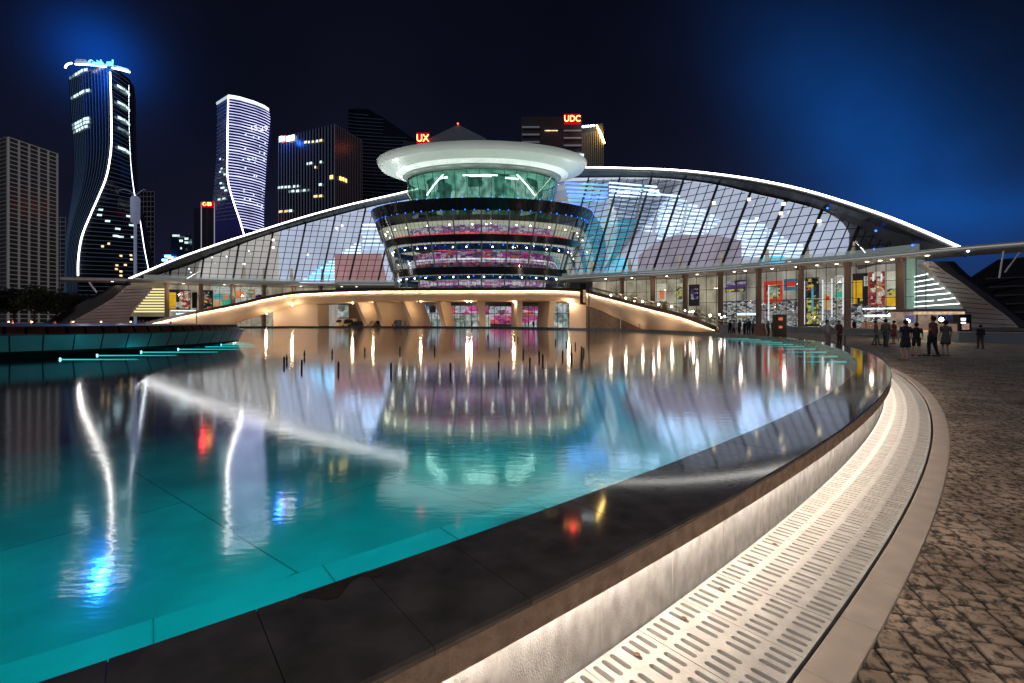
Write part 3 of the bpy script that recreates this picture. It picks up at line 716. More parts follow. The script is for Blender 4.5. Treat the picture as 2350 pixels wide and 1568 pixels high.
# canopy: long thin slab following the crescent, with a glass balustrade on top
M_canopy = mat('canopy_metal', (.62, .58, .52), .45, .2, var=.1, scale=.3)
can_x = lin(138, 2520, 150)
def cpt(x, off, dz): 
    q = P(x, yb(x), D(x)); d = Vector((q.x, q.y, 0)).normalized(); return Vector((q.x + d.x * off, q.y + d.y * off, Zc + dz))
w = MB(); w.loft([[cpt(x, 0, .12), cpt(x, .15, 0), cpt(x, 7.5, 0.05), cpt(x, 7.5, .75), cpt(x, .3, .75), cpt(x, 0, .62)] for x in can_x]); w.build('canopy', M_canopy, hall)
w = MB(); w.path([cpt(x, -.02, .4) for x in can_x[40:]], .03, .14); w.build('canopy_edge_line', emit('faint_edge_line', (.75, .8, .85), .38), hall)
w = MB(); w.loft([[cpt(x, .4, .76), cpt(x, .4, 1.75)] for x in lin(330, 2110, 110)], closed=False)
m, n = newmat('balustrade_glass'); out = n.nodes.new('ShaderNodeOutputMaterial'); mx = n.nodes.new('ShaderNodeMixShader'); mx.inputs[0].default_value = .45
tr = n.nodes.new('ShaderNodeBsdfTransparent'); pb = n.nodes.new('ShaderNodeBsdfPrincipled'); pb.inputs['Base Color'].default_value = (.6, .68, .66, 1); pb.inputs['Emission Color'].default_value = (.45, .55, .52, 1); pb.inputs['Emission Strength'].default_value = .35
n.links.new(tr.outputs[0], mx.inputs[1]); n.links.new(pb.outputs[0], mx.inputs[2]); n.links.new(mx.outputs[0], out.inputs[0])
w.build('balustrade', m, hall)
M_dl = emit('canopy_downlight', (1, .82, .55), 14)
for x in (258, 421, 690, 784, 818, 1390, 1450, 1530, 1600, 1685, 1710, 1772, 1828, 1875, 1920, 1990, 2020, 2048, 2128, 515):
    q = cpt(x, 2.0 if x < 2100 else 1.2, -.03); MB().disc(q, .26, 10, -1).build('downlight', M_dl, hall)
M_col = mat('bronze_column', (.27, .18, .13), .55, var=.1, scale=.5)
for x in (383, 461, 535, 606, 674, 736, 1427, 1498, 1572.5, 1653.5, 1741, 1838, 1945, 2066.5):
    q = cpt(x, .9, 0); r = .48
    w = MB(); w.loft([[(q.x + rr * math.cos(t), q.y + rr * math.sin(t), z) for t in lin(0, 2 * math.pi, 17)[:-1]] for rr, z in ((r, 0), (r, Zc - .7), (r * 1.25, Zc - .6), (r * 1.35, Zc))])
    w.build('column', M_col, hall, smooth=True)
q = P(2090, 700, D(2090) + 3); w = MB(); w.loft([[(q.x + .55 * math.cos(t), q.y + .55 * math.sin(t), z) for t in lin(0, 2 * math.pi, 17)[:-1]] for z in (0, Zc)])
w.build('column', mat('pale_green_column', (.45, .62, .50), .5, em=(.3, .5, .38), es=.35), hall, smooth=True)

# ground floor: glazed shop front, lit back wall
def gp(x, off, z):
    q = cpt(x, off, 0); return Vector((q.x, q.y, z))
GX = [(384, 745), (1392, 2070)]
M_back = emit('foyer_wall_lit', (.46, .40, .28), .66, .5, (1, 1, .6), .5)
M_backr = emit('foyer_wall_cool', (.42, .38, .31), .62, .6, (1, 1, .5), .35)
M_shop = pattern('shop_goods', [(.55, .52, .45), (.10, .09, .08), (.75, .75, .72), (.20, .24, .30), (.45, .36, .22), (.05, .05, .06), (.5, .6, .65)], (2.2, 2.2, 3.6), .62)
M_shelf = pattern('pale_goods', [(.55, .55, .52), (.35, .35, .34), (.70, .70, .68), (.22, .22, .22)], (3.5, 3.5, 5), .55)
def wallstrip(x0, x1, off, z0, z1, m, name, n=20):
    w = MB(); w.loft([[gp(x, off, z0), gp(x, off, z1)] for x in lin(x0, x1, n)], closed=False); return w.build(name, m, hall)
wallstrip(384, 770, 8.5, 0, Zc, M_back, 'foyer_wall'); wallstrip(1360, 2070, 8.5, 4.6, Zc, M_backr, 'foyer_wall'); wallstrip(1360, 1660, 8.4, 0, Zc - .3, M_back, 'foyer_wall')
wallstrip(1655, 2068, 8.3, 0, 5.6, M_shop, 'shop_shelves', 40); wallstrip(1740, 1945, 6.9, 1.1, 3.4, M_shelf, 'display_screen', 20)
wallstrip(1655, 1740, 6.9, 2.0, 5.0, M_shop, 'shop_shelves', 10)
for s, e in ((384, 745), (1392, 2125)):
    w = MB()
    for x in lin(s, e, int((e - s) / 22)): w.bar(gp(x, 3.2, 0), gp(x, 3.2, Zc), .07)
    for z in (2.6, 5.2, 7.8): w.path([gp(x, 3.2, z) for x in lin(s, e, 40)], .07)
    w.build('shopfront_frame', M_steel, hall)
for s, e in ((384, 745), (1392, 2125)):
    w = MB(); w.loft([[gp(x, 3.25, .02), gp(x, 3.25, Zc)] for x in lin(s, e, 30)], closed=False); w.build('shopfront_glass', M_hglass, hall)
# soffit lights strips near the far left and right ends: slatted lit wall
M_sly = emit('yellow_slat', (.95, .82, .36), 1.15); M_slw = emit('white_slat', (.9, 1, .95), 3.2); M_slback = emit('slat_wall', (.30, .36, .34), .42, .2); M_slbacky = emit('slat_wall_warm', (.30, .26, .14), .45, .2)
w = MB(); w.loft([[gp(x, 5.2, 2.6), gp(x, 5.2, Zc)] for x in lin(300, 384, 6)], closed=False); w.build('slat_wall', M_slbacky, hall)
for i in range(9):
    y = 664 + i * 6.4; x0 = 357 - (y - 655) * .82
    w = MB(); a = P(x0, y, D(x0) + 2.8); b = P(380, y, D(380) + 2.8); w.bar(a, b, .1, .36); w.build('slat_light', M_sly, hall)
w = MB(); w.loft([[gp(x, 5.2, 2.4), gp(x, 5.2, min(Zc, max(2.5, CAMZ + (HY - (598 + max(0, x - 2120) * 1.05)) * (D(x) + 5) / FPX)))] for x in lin(2070, 2235, 24)], closed=False); w.build('slat_wall', M_slback, hall)
for i, (x0, y0, x1, y1) in enumerate(((2092, 637, 2138, 627), (2092, 649, 2150, 639), (2092, 660, 2161, 650), (2092, 671, 2172, 661), (2094, 681, 2182, 673), (2092, 694, 2143, 690), (2152, 689, 2192, 684), (2092, 704.5, 2202, 697))):
    MB().bar(P(x0, y0, D(x0) + 2.9), P(x1, y1, D(x1) + 2.9), .07, .14).build('slat_light', M_slw, hall)

# sweeping legs where the roof arch comes down at both ends
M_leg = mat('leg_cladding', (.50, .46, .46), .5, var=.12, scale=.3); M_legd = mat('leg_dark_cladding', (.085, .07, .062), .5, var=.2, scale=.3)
def leg(inn, mid, outr, yi, ym, yo, nm_):
    n = 14; fi = spl([(y, x) for x, y in inn]); fm = spl([(y, x) for x, y in mid]); fo = spl([(y, x) for x, y in outr])
    y0, y1 = 600 if nm_ else 655, 752
    A = [P(fi(y), y, yi) for y in lin(y0, y1, n)]; B = [P(fm(y), y, ym) for y in lin(y0, y1, n)]; Cc = [P(fo(y), y, yo) for y in lin(y0, y1, n)]
    bk = [p + Vector((p.x * .1, 9, 0)) for p in A]
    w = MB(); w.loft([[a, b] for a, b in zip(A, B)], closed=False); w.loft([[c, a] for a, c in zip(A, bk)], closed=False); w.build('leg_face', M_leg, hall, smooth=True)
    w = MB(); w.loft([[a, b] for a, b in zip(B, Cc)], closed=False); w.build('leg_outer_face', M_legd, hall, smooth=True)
    w = MB()
    for i in range(1, n, 1):
        w.bar(A[i] + Vector((0, -.04, 0)), B[i] + Vector((0, -.04, -.35)), .09)
    w.build('leg_joint', mat('leg_joint', (.08, .07, .07), .7), hall)
leg([(2120, 598), (2157, 644), (2187, 675), (2210, 707), (2222, 752)], [(2139, 600), (2170, 624), (2205, 647), (2240, 673), (2276, 701), (2316, 730), (2338, 752)],
    [(2190, 600), (2210, 620), (2262, 663), (2310, 700), (2350, 734), (2385, 752)], 66, 62.5, 68, 1)
leg([(357, 654.5), (331, 683), (305, 713), (297, 732), (292, 752)], [(293, 655), (254, 688), (215, 711), (176, 732), (140, 752)], [(262, 655), (195, 690), (150, 715), (117, 732), (80, 752)], 112, 107, 113, 0)
# overhead struts at the far right and left of the canopy
for a_, b_, t_ in ((P(2303, 576, 60), P(2293, 638, 60), .12), (P(2341, 578, 60), P(2306, 625, 62), .12), (P(205, 648, 105), P(222, 671, 105), .25)): MB().bar(a_, b_, t_).build('canopy_strut', mat('pale_steel', (.7, .7, .72), .4, em=(.5, .5, .55), es=.06), hall)
for x in (250, 340): lamp('leg_fill', P(x - 60, 722, 93), 900, (.95, .80, .85), 1.0, parent=hall)  # lamps added to brighten the left leg
lamp('leg_fill', P(2165, 700, 55), 450, (.85, .84, 1), .6, parent=hall)  # lamp added to brighten the right leg
for x in (1400, 1500, 1600, 1700, 1800, 1900, 2000, 2090): q = cpt(x, -1.2, -2.6); lamp('canopy_fill', q, 70, (1, .80, .62), .22, parent=hall)  # hidden lamps added to wash the canopy and columns
for x in (400, 540, 680): q = cpt(x, -1.2, -2.6); lamp('canopy_fill', q, 220, (1, .82, .66), .3, parent=hall)  # the same added lamps for the left canopy

# ================================================================== ROUND GLASS RESTAURANT under a saucer roof (oval in plan)
YC = 116.0; KP = YC / FPX; CXc = (1107 - CX) * KP; RAT = .6
drum = empty('round_restaurant', (CXc, YC, 0), 'flared round glass building of stacked tiers under a wide pale saucer roof', 'restaurant building')
def cz(px, y): a = px * KP; return a, CAMZ + (HY - y) * (YC - RAT * a) / FPX
def lathe(prof, n=120, w=None, dx=0):
    w = w or MB(); w.loft([[(CXc + a * math.cos(t), YC + RAT * a * math.sin(t), z) for a, z in prof] for t in lin(0, 2 * math.pi, n + 1)], closed=False); return w
def ell(a, z, t): return Vector((CXc + a * math.cos(t), YC + RAT * a * math.sin(t), z))
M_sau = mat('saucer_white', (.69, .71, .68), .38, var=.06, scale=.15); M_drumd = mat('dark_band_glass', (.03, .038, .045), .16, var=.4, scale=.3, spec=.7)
S = lambda *q: [cz(px, y) for px, y in q]
# saucer
a_, z_ = cz(239, 322); lathe([(a_, z_), (a_ * .6, z_ + .3), (.01, z_ + .4)]).build('roof_top', M_sau, drum, smooth=True)
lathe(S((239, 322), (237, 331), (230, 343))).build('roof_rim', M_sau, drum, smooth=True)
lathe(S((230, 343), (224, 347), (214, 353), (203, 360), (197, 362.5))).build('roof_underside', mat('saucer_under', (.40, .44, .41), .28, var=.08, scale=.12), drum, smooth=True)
lathe(S((197, 362.5), (188, 364), (184, 371), (181, 374))).build('roof_inner_ring', mat('ring_white', (.72, .76, .74), .35, em=(.8, .9, .85), es=.10), drum, smooth=True)
lathe(S((181, 374), (174, 376), (171, 387))).build('neck', mat('neck_dark', (.14, .18, .16), .35, var=.3, scale=.2), drum, smooth=True)
# green glazed lantern
M_green = glass('green_glass', (.60, .86, .78), .10, .04); M_cupg = glass('cup_glass', (.74, .86, .84), .05, .03)
lathe(S((172, 387), (170, 420), (161, 458))).build('lantern_glass', M_green, drum, smooth=True)
w = MB()
for k in range(40):
    t = 2 * math.pi * k / 40; a0, z0 = cz(171.5, 387); a1, z1 = cz(161, 456); w.bar(ell(a0, z0, t), ell(a1, z1, t), .12)
w.build('lantern_mullions', mat('green_steel', (.06, .16, .12), .4), drum)
M_gin = pattern('lantern_inside', [(.16, .38, .30), (.09, .25, .20), (.42, .62, .54), (.05, .14, .11), (.26, .46, .39)], (.30, .30, .22), .85)
lathe([(cz(128, 380)[0], cz(170, 386)[1]), (cz(128, 380)[0], cz(165, 458)[1])]).build('lantern_core', M_gin, drum)
lathe([(cz(168, 380)[0], cz(170, 389)[1]), (1, cz(170, 388)[1])]).build('lantern_ceiling', emit('lantern_ceiling', (.35, .75, .60), .5, .5, (1, 1, 1), .3), drum)
M_gl = emit('bright_ring_lamp', (.75, 1, .92), 9)
for (r, t0, t1, dz) in ((128, 1.28, 1.86, -.5), (148, 1.40, 1.72, -1.1), (150, 1.0, 1.2, -1.4), (140, 2.1, 2.25, -.9)):
    a = r * KP; zt = cz(170, 388)[1] + dz
    MB().path([ell(a, zt, -t) for t in lin(t0, t1, 14)], .35, .22).build('ring_lamp', M_gl, drum)
for t0 in (1.02, 2.12): MB().path([ell(150 * KP, cz(170, 392)[1] - abs(u - t0) * 12, -u) for u in lin(t0, t0 + (.35 if t0 > 2 else -.35), 10)], .2, .16).build('ring_lamp', M_gl, drum)
# cup: radii and heights of the tiers
lv = {661: 193, 629: 200, 612: 204, 554: 219, 537: 224, 504: 233, 481: 240, 453: 252}
def cyy(y):
    ks = sorted(lv); f = spl([(k, lv[k]) for k in ks]); return cz(f(y), y)
def tier(name, y0, y1, m, dr=0., n=120, nseg=3):
    prof = [(cyy(y)[0] + dr, cyy(y)[1]) for y in lin(y0, y1, nseg)]; return lathe(prof, n).build(name, m, drum, smooth=True)
tier('parapet', 453, 482, M_drumd); tier('upper_glass', 482, 504, glass('smoked_glass', (.30, .34, .34), .10, .04)); tier('window_glass', 504, 538, M_cupg); tier('floor_band', 537, 554, M_drumd, .12)
tier('window_glass', 554, 613, M_cupg); tier('floor_band', 612, 629, M_drumd, .12); tier('window_glass', 629, 668, M_cupg)
lathe([(cyy(453)[0], cyy(453)[1]), (cyy(453)[0] - .5, cyy(453)[1]), (cyy(453)[0] - .6, cyy(458)[1] - .6), (cz(160, 450)[0], cyy(458)[1] - .6)]).build('roof_terrace', mat('terrace_deck', (.25, .28, .27), .6), drum, smooth=True)
# floors, ceilings, cores
M_ceil = emit('beige_ceiling_lit', (.55, .49, .38), .95, .2, (1, 1, 1), .2)
M_pink = pattern('magenta_interior', [(.42, .06, .25), (.24, .04, .20), (.52, .36, .50), (.14, .08, .16), (.40, .10, .10), (.40, .34, .46), (.50, .16, .34), (.09, .06, .13)], (.7, .7, 1.5), .9)
M_pinkd = pattern('magenta_shelves', [(.30, .03, .22), (.12, .02, .12), (.50, .38, .45), (.05, .03, .10), (.38, .08, .22), (.08, .08, .25)], (1.0, 1.0, 2.4), .75)
M_navy = pattern('navy_band_inside', [(.01, .03, .09), (.02, .05, .12), (.01, .02, .05)], (.6, .6, 1.2), .6)
def slab(y, r_in=.5):
    a, z = cyy(y); lathe([(a - .1, z), (a * r_in, z)]).build('floor_slab', M_ceil, drum)
slab(505, .70); slab(555, .72); slab(630, .72)
def core(y0, y1, k, m, name='inner_core'):
    z0, z1 = cyy(y0)[1], cyy(y1)[1]; a = cyy((y0 + y1) / 2)[0] * k
    lathe([(a, z0), (a, z1)]).build(name, m, drum)
M_lil = pattern('lilac_shelves', [(.46, .40, .50), (.30, .14, .32), (.56, .50, .56), (.40, .12, .30), (.20, .10, .22), (.50, .46, .44)], (.9, .9, 2.2), .9)
M_row = pattern('pale_row', [(.62, .50, .60), (.50, .20, .42), (.70, .62, .64), (.40, .12, .32)], (1.1, 1.1, 2.0), .95)
M_low = pattern('dark_red_row', [(.20, .04, .05), (.05, .04, .09), (.34, .10, .06), (.08, .09, .16), (.26, .06, .14), (.04, .03, .05)], (1.3, 1.3, 1.6), .85)
core(504, 527, .72, M_lil); core(527, 538, .73, M_pinkd); core(570, 588, .74, M_pink); core(588, 597, .745, M_row); core(597, 613, .74, M_low); core(556, 571, .93, M_navy, 'ceiling_band'); core(640, 652, .74, M_row); core(652, 668, .74, M_pinkd); core(630, 640, .94, M_navy, 'ceiling_band')
core(482, 504, .75, emit('upper_dim_core', (.14, .12, .10), .6, .6, (1, 1, 1), .3))
z = cyy(536)[1]; a = cyy(536)[0]; lathe([(a * .94, z + .1), (a * .94, z + .45)]).build('red_floor_line', emit('red_floor_line', (.9, .08, .12), .9, .5, (1, 1, 1), .3), drum)
z = cyy(592)[1]; a = cyy(592)[0]; lathe([(a * .80, z), (a * .80, z + .35)]).build('balcony_light', emit('white_balcony', (.85, .80, .90), .8, .7, (1, 1, 1), .25), drum)
# vertical fins and mullions
M_fin = mat('fin_metal', (.62, .68, .64), .3, .2)
for k in range(26):
    t = 2 * math.pi * (k + .5) / 26 + .03
    if math.sin(t) > .35: continue
    for y0, y1 in ((482, 537), (554, 612), (629, 664)):
        a0, z0 = cyy(y0); a1, z1 = cyy(y1); MB().bar(ell(a0 + .15, z0, t), ell(a1 + .15, z1, t), .28, .4).build('fin', M_fin, drum)
w = MB()
for k in range(130):
    t = 2 * math.pi * k / 130
    for y0, y1 in ((453, 537), (554, 612), (629, 664)):
        a0, z0 = cyy(y0); a1, z1 = cyy(y1); w.bar(ell(a0 + .03, z0, t), ell(a1 + .03, z1, t), .06)
for y in (520, 583, 598, 645):
    a, z = cyy(y); w.path([ell(a + .02, z, t) for t in lin(0, 2 * math.pi, 90)], .05)
w.build('glazing_bars', M_steel, drum)
# blue point lights in rows, downlights
for y, n_, j in ((452.5, 60, 0), (481, 66, .3), (561, 56, .1), (633, 60, .4)):
    a, z = cyy(y); w = MB()
    for k in range(n_):
        t = 2 * math.pi * (k + j + rl.uniform(-.15, .15)) / n_
        if math.sin(t) < .3: w.ball(ell(a + (.16 if y < 500 else -.6), z, t), rl.uniform(.08, .15), 6, 4)
    w.build('blue_light_row', M_blue, drum)
M_wp = emit('warm_point', (1, .85, .62), 14)
for y, n_, dr in ((510, 30, -1.2), (562, 30, -1.2), (632, 34, -1.)):
    a, z = cyy(y); w = MB()
    for k in range(n_):
        t = 2 * math.pi * (k + rl.uniform(-.3, .3)) / n_
        if math.sin(t) < .3: w.ball(ell(a + dr, z - .3, t), .17, 6, 4)
    w.build('downlight_row', M_wp, drum)
# hidden area lights added at the terrace edge to wash the saucer
for k in range(18):
    t = 2 * math.pi * k / 18; a = cz(250, 450)[0]; p = ell(a, cyy(453)[1] + .35, t)
    o = lamp('saucer_fill', p, 620, (.90, 1, .93), kind='AREA', sx=2.4, sy=1.2, parent=drum)
    o.rotation_euler = (R(180), 0, 0)

# ================================================================== TERRACE, RAMPS and FINS round its foot
terr = empty('raised_terrace', (CXc, 97, 0), 'pale beige raised terrace with curved ramps at both sides, washed by warm light', 'terrace')
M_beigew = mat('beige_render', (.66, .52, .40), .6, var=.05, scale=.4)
M_cop = mat('dark_coping', (.05, .035, .03), .4)
yt_ = spl([(339, 744), (449, 719), (559, 697), (614, 684.5), (680, 674), (737, 671), (850, 667), (1000, 666), (1150, 665.5), (1280, 666), (1330, 669), (1393, 684), (1479, 706), (1564, 728), (1636, 755)])
ybm = spl([(339, 752), (517, 748), (559, 733), (614, 717.5), (680, 700), (728, 696.5), (850, 692), (1000, 690), (1150, 689.5), (1270, 690.5), (1308, 692), (1354, 703), (1385, 713), (1411, 725.5), (1440, 737.5), (1477, 754), (1640, 762)])
dR = spl([(339, 101), (559, 99), (737, 98), (900, 95), (1050, 93), (1200, 89), (1330, 84), (1400, 78), (1500, 69), (1640, 59)])
RX = lin(339, 1640, 130)
w = MB(); w2 = MB(); w3 = MB(); w4 = MB(); rg = []; rc = []; rl_ = []; ru = []
for x in RX:
    a = P(x, yt_(x), dR(x)); b = P(x, max(ybm(x), yt_(x) + .5), dR(x)); b.z = max(b.z, -.02)
    o_ = Vector((a.x * .0, 1, 0)); h = a.z - b.z
    rg.append([a, a + o_ * .0 + Vector((0, -.25, -.18 * h)), b.lerp(a, .38) + Vector((0, .1, 0)), b.lerp(a, .1) + o_ * .8, b + o_ * 1.7])
    rc.append([a + Vector((0, -.50, -.16)), a + Vector((0, -.55, -.16)), a + Vector((0, -.55, .42)), a + Vector((0, 1.2, .46)), a + Vector((0, 1.2, 0)), a + Vector((0, .0, .02))])
    ru.append([b + o_ * 1.7, b + o_ * 9])
    rl_.append(a + Vector((0, -.44, -.07)))
w.loft(rg, closed=False); w.build('fascia', M_beigew, terr, smooth=True)
w2.loft(rc, closed=False); w2.build('coping', M_cop, terr)
M_ramp_led = emit('ramp_led', (1, .75, .49), 72)
w3.path(rl_, .07, .05); w3.build('light_strip', M_ramp_led, terr)
i0 = next(i for i, x in enumerate(RX) if x > 700); i1 = next(i for i, x in enumerate(RX) if x > 1345)
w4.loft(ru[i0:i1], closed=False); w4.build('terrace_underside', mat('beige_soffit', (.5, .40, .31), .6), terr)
w = MB(); w.loft([[P(x, yt_(x), dR(x)) + Vector((0, 1, .3)), P(x, yt_(x), dR(x)) + Vector((0, 10 if 700 < x < 1345 else 5, .3))] for x in RX], closed=False); w.build('deck', mat('deck_stone', (.30, .25, .2), .6), terr)
# solid curved abutments
def prism(pts, dep, z0, z1, m, name, par):
    w = MB(); f = pts; bk = [p + Vector((p.x * dep / p.y, dep, 0)) for p in f]
    for q in (f, bk):
        pass
    w.loft([[Vector((p.x, p.y, z0)) for p in f] + [Vector((p.x, p.y, z0)) for p in bk[::-1]], [Vector((p.x, p.y, z1)) for p in f] + [Vector((p.x, p.y, z1)) for p in bk[::-1]]], cap=True)
    return w.build(name, m, par)
M_abut = mat('beige_abutment', (.60, .47, .38), .6, var=.05, scale=.3)
for x0, x1 in ((627, 728.5), (1307, 1412)):
    pts = [P(x, 700, dR(x) + 1.9) for x in lin(x0, x1, 9)]
    w = MB(); w.loft([[Vector((p.x, p.y, 0)) for p in pts], [P(x, ybm(x) - .5, dR(x) + 1.9) for x in lin(x0, x1, 9)]], closed=False)
    e0, e1 = pts[0], pts[-1]
    w.loft([[Vector((e1.x, e1.y, 0)), Vector((e1.x, e1.y, 5))], [Vector((e1.x + .5, e1.y + 5, 0)), Vector((e1.x + .5, e1.y + 5, 5))]], closed=False)
    w.build('abutment', M_abut, terr)
# slanting radial fins that carry the terrace
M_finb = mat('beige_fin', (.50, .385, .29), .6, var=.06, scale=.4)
fins = [(812, 820, 838, 846, 11), (855, 863, 876, 884, 11), (918.5, 926, 945, 953, 10), (999, 1009, 1015, 1025, 9), (1094.6, 1112, 1101, 1115, 8), (1187, 1199, 1186, 1198, 8), (1262, 1275, 1257, 1270, 8)]
for (t0, t1, b0, b1, dep) in fins:
    yy0 = dR((t0 + t1) / 2) + 2.0; zt = P(t0, ybm(t0) - .6, yy0).z
    f = [P(b0, 745, yy0), P(b1, 745, yy0), P(t1, 700, yy0), P(t0, 700, yy0)]
    f[0].z = f[1].z = 0; f[2].z = f[3].z = zt
    cxw = CXc; bk = []
    for p in f:
        d = Vector((CXc - p.x, YC + 22 - p.y, 0)).normalized() * dep * .8; bk.append(p + d)
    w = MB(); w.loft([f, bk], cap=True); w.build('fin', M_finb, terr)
# glazed ground storey below
Ygl = 108
def flat(x0, x1, z0, z1, m, name, Yq=Ygl, par=None):
    w = MB(); w.quad(P(x0, 0, Yq) * 1, P(x1, 0, Yq) * 1, P(x1, 0, Yq) * 1, P(x0, 0, Yq) * 1); w.v = [(P(x0, 0, Yq).x, Yq, z0), (P(x1, 0, Yq).x, Yq, z0), (P(x1, 0, Yq).x, Yq, z1), (P(x0, 0, Yq).x, Yq, z1)]
    return w.build(name, m, par or terr)
M_gpink = pattern('ground_shop_pink', [(.50, .08, .28), (.30, .05, .18), (.62, .35, .50), (.20, .10, .12), (.60, .10, .12), (.40, .42, .48)], (.5, .5, 1.0), .85)
M_gpale = pattern('ground_shop_pale', [(.40, .48, .42), (.55, .60, .55), (.30, .38, .35), (.48, .52, .55), (.18, .2, .16)], (.45, .45, .5), .72)
M_gblue = pattern('ground_shop_blue', [(.25, .45, .75), (.50, .60, .72), (.12, .2, .35), (.75, .8, .8)], (.7, .7, .9), .8)
M_gwhite = emit('curtain_wall_lit', (.50, .44, .38), .6, .25, (3, 1, .2), 1.0)
flat(728, 740, 0, 6.2, M_gblue, 'ground_shop'); flat(740, 776, 0, 6.2, M_gwhite, 'curtain'); flat(776, 800, 0, 5.2, M_gpale, 'ground_shop'); flat(800, 900, 0, 6.5, mat('lobby_wall', (.20, .15, .11), .6), 'lobby_wall')
flat(900, 925, 1.5, 6.0, M_gblue, 'ground_shop'); flat(925, 1000, 0, 3.4, M_gpale, 'ground_shop'); flat(955, 985, 3.4, 5.2, M_gblue, 'shop_sign'); 
flat(1000, 1125, 0, 3.0, M_gpale, 'ground_shop'); flat(1000, 1125, 3.0, 5.0, M_gpink, 'ground_shop'); flat(1125, 1190, .8, 4.9, M_gpink, 'ground_shop'); flat(1198, 1262, 1.0, 4.9, M_gpink, 'ground_shop'); flat(1190, 1270, 0, 1.2, M_gpale, 'ground_shop')
flat(1270, 1310, 0, 6.2, M_gpale, 'ground_shop'); flat(925, 1270, 5.0, 6.6, mat('transom_dark', (.03, .04, .035), .3), 'transom')
w = MB()
for x in lin(925, 1305, 30): q = P(x, 0, Ygl - .3); w.bar((q.x, q.y, 0), (q.x, q.y, 6.5), .12)
q0, q1 = P(925, 0, Ygl - .3), P(1305, 0, Ygl - .3); w.bar((q0.x, q0.y, 3.2), (q1.x, q1.y, 3.2), .12)
w.build('ground_mullions', M_steel, terr)
M_wdl = emit('terrace_downlight', (1, .80, .52), 9)
for (x, y) in ((671, 701), (809.6, 694.5), (857, 692), (926, 691), (1072, 691), (1081, 690.5), (1179, 691.5), (1267, 692.5), (1305, 690.5), (612, 720), (966, 690)):
    Y = dR(x) + (3.5 if 700 < x < 1300 else 1.0); p = P(x, y + (2 if x > 700 else 0), Y)
    if x < 700: p = P(x, y, dR(x) - .4)
    MB().ball(p, .16, 8, 5).build('downlight', M_wdl, terr)
    lamp('lamp', p + Vector((0, -.2, -.35)), 380, (1, .72, .42), .2, parent=terr)

for x in (420, 500, 580, 660, 750, 840, 930, 1020, 1110, 1200, 1290, 1370, 1440, 1510, 1570):  # hidden area lights added in front to brighten the ramp fascia
    q = P(x, HY, dR(x) - 3.2); o = lamp('ramp_fill', (q.x, q.y, .35), 62 if x < 1400 else 60, (1, .72, .45), kind='AREA', sx=2.5, sy=.6, parent=terr)
    o.rotation_euler = (R(90 + 52), 0, math.atan2(-q.x, q.y) * .6)
# ================================================================== BANNERS hung in the foyer (flat printed sheets)
def banner(x0, x1, y0, y1, off, layers, label, n_=0, cat='banner'):
    z = lambda x, y: CAMZ + (HY - y) * (D(x) + off) / FPX
    a, b = gp(x0, off, 0), gp(x1, off, 0)
    za, zb = z(x0, y0), z(x0, y1)
    o = empty('banner', ((a.x + b.x) / 2, (a.y + b.y) / 2, zb), label, cat, 'printed banners behind the foyer glass')
    def q(u0, u1, v0, v1, m, name, lift):
        nrm = Vector((0, -lift, 0)); w = MB()
        p = [a.lerp(b, u) for u in (u0, u1)]; zz = [zb + (za - zb) * v for v in (v0, v1)]
        f = [Vector((p[0].x, p[0].y, zz[0])) + nrm, Vector((p[1].x, p[1].y, zz[0])) + nrm, Vector((p[1].x, p[1].y, zz[1])) + nrm, Vector((p[0].x, p[0].y, zz[1])) + nrm]
        w.loft([f, [k + Vector((0, .03, 0)) for k in f]], cap=True); w.build(name, m, o)
    for i, (u0, u1, v0, v1, m) in enumerate(layers):
        q(u0, u1, v0, v1, m, 'sheet' if i == 0 else 'printed_field', .06 * i)
    return o
def pc(c, s=.9): return emit('print_%02d%02d%02d' % tuple(int(v * 99) for v in c), c, s, .25, (1, 1, 1), .8)
yel, blk, red, tan, grn, crm, teal, dred, gry, blu, org = [pc(c) for c in ((.75, .42, .02), (.02, .018, .02), (.62, .04, .03), (.55, .38, .18), (.05, .42, .26), (.55, .54, .42), (.08, .35, .38), (.28, .05, .04), (.42, .44, .44), (.05, .16, .25), (.75, .22, .08))]
def pz(nm, cols, sc, s=.85): return pattern(nm, cols, sc, s)
pd = pz('print_dark_gold', [(.02, .02, .02), (.05, .05, .05), (.60, .45, .05), (.01, .01, .015), (.35, .30, .25), (.02, .03, .05), (.5, .12, .08)], (1.6, 1.6, 2.0))
pr = pz('print_red_figures', [(.34, .05, .04), (.60, .48, .36), (.22, .03, .03), (.52, .28, .12), (.40, .06, .05), (.70, .62, .52)], (1.8, 1.8, 1.6))
pg = pz('print_pale_text', [(.50, .52, .44), (.56, .58, .50), (.38, .46, .38), (.60, .60, .52)], (1.4, 1.4, 3.5))
po = pz('print_warm_mix', [(.62, .20, .06), (.55, .50, .30), (.20, .30, .18), (.50, .12, .15), (.35, .45, .40)], (1.2, 1.2, 1.4))
pp_ = pz('print_purple', [(.06, .03, .09), (.10, .05, .15), (.04, .02, .06), (.3, .3, .35)], (.6, .6, 1.8))
pf = pz('print_garden', [(.35, .36, .10), (.10, .10, .05), (.60, .50, .10), (.05, .05, .03), (.4, .42, .2)], (1.8, 1.8, 2.6))
banner(387.7, 437, 665, 711, 6.2, [(0, 1, 0, 1, blk), (.02, .33, .05, .85, yel), (.50, .98, .05, .95, pr), (.34, .62, .12, .38, pg)], 'yellow, black and red banner nearest the left end of the foyer')
banner(465.7, 488.8, 666.5, 716, 6.2, [(0, 1, 0, 1, blk), (.1, .9, .08, .92, pd)], 'narrow black banner with gold specks left of the teal one')
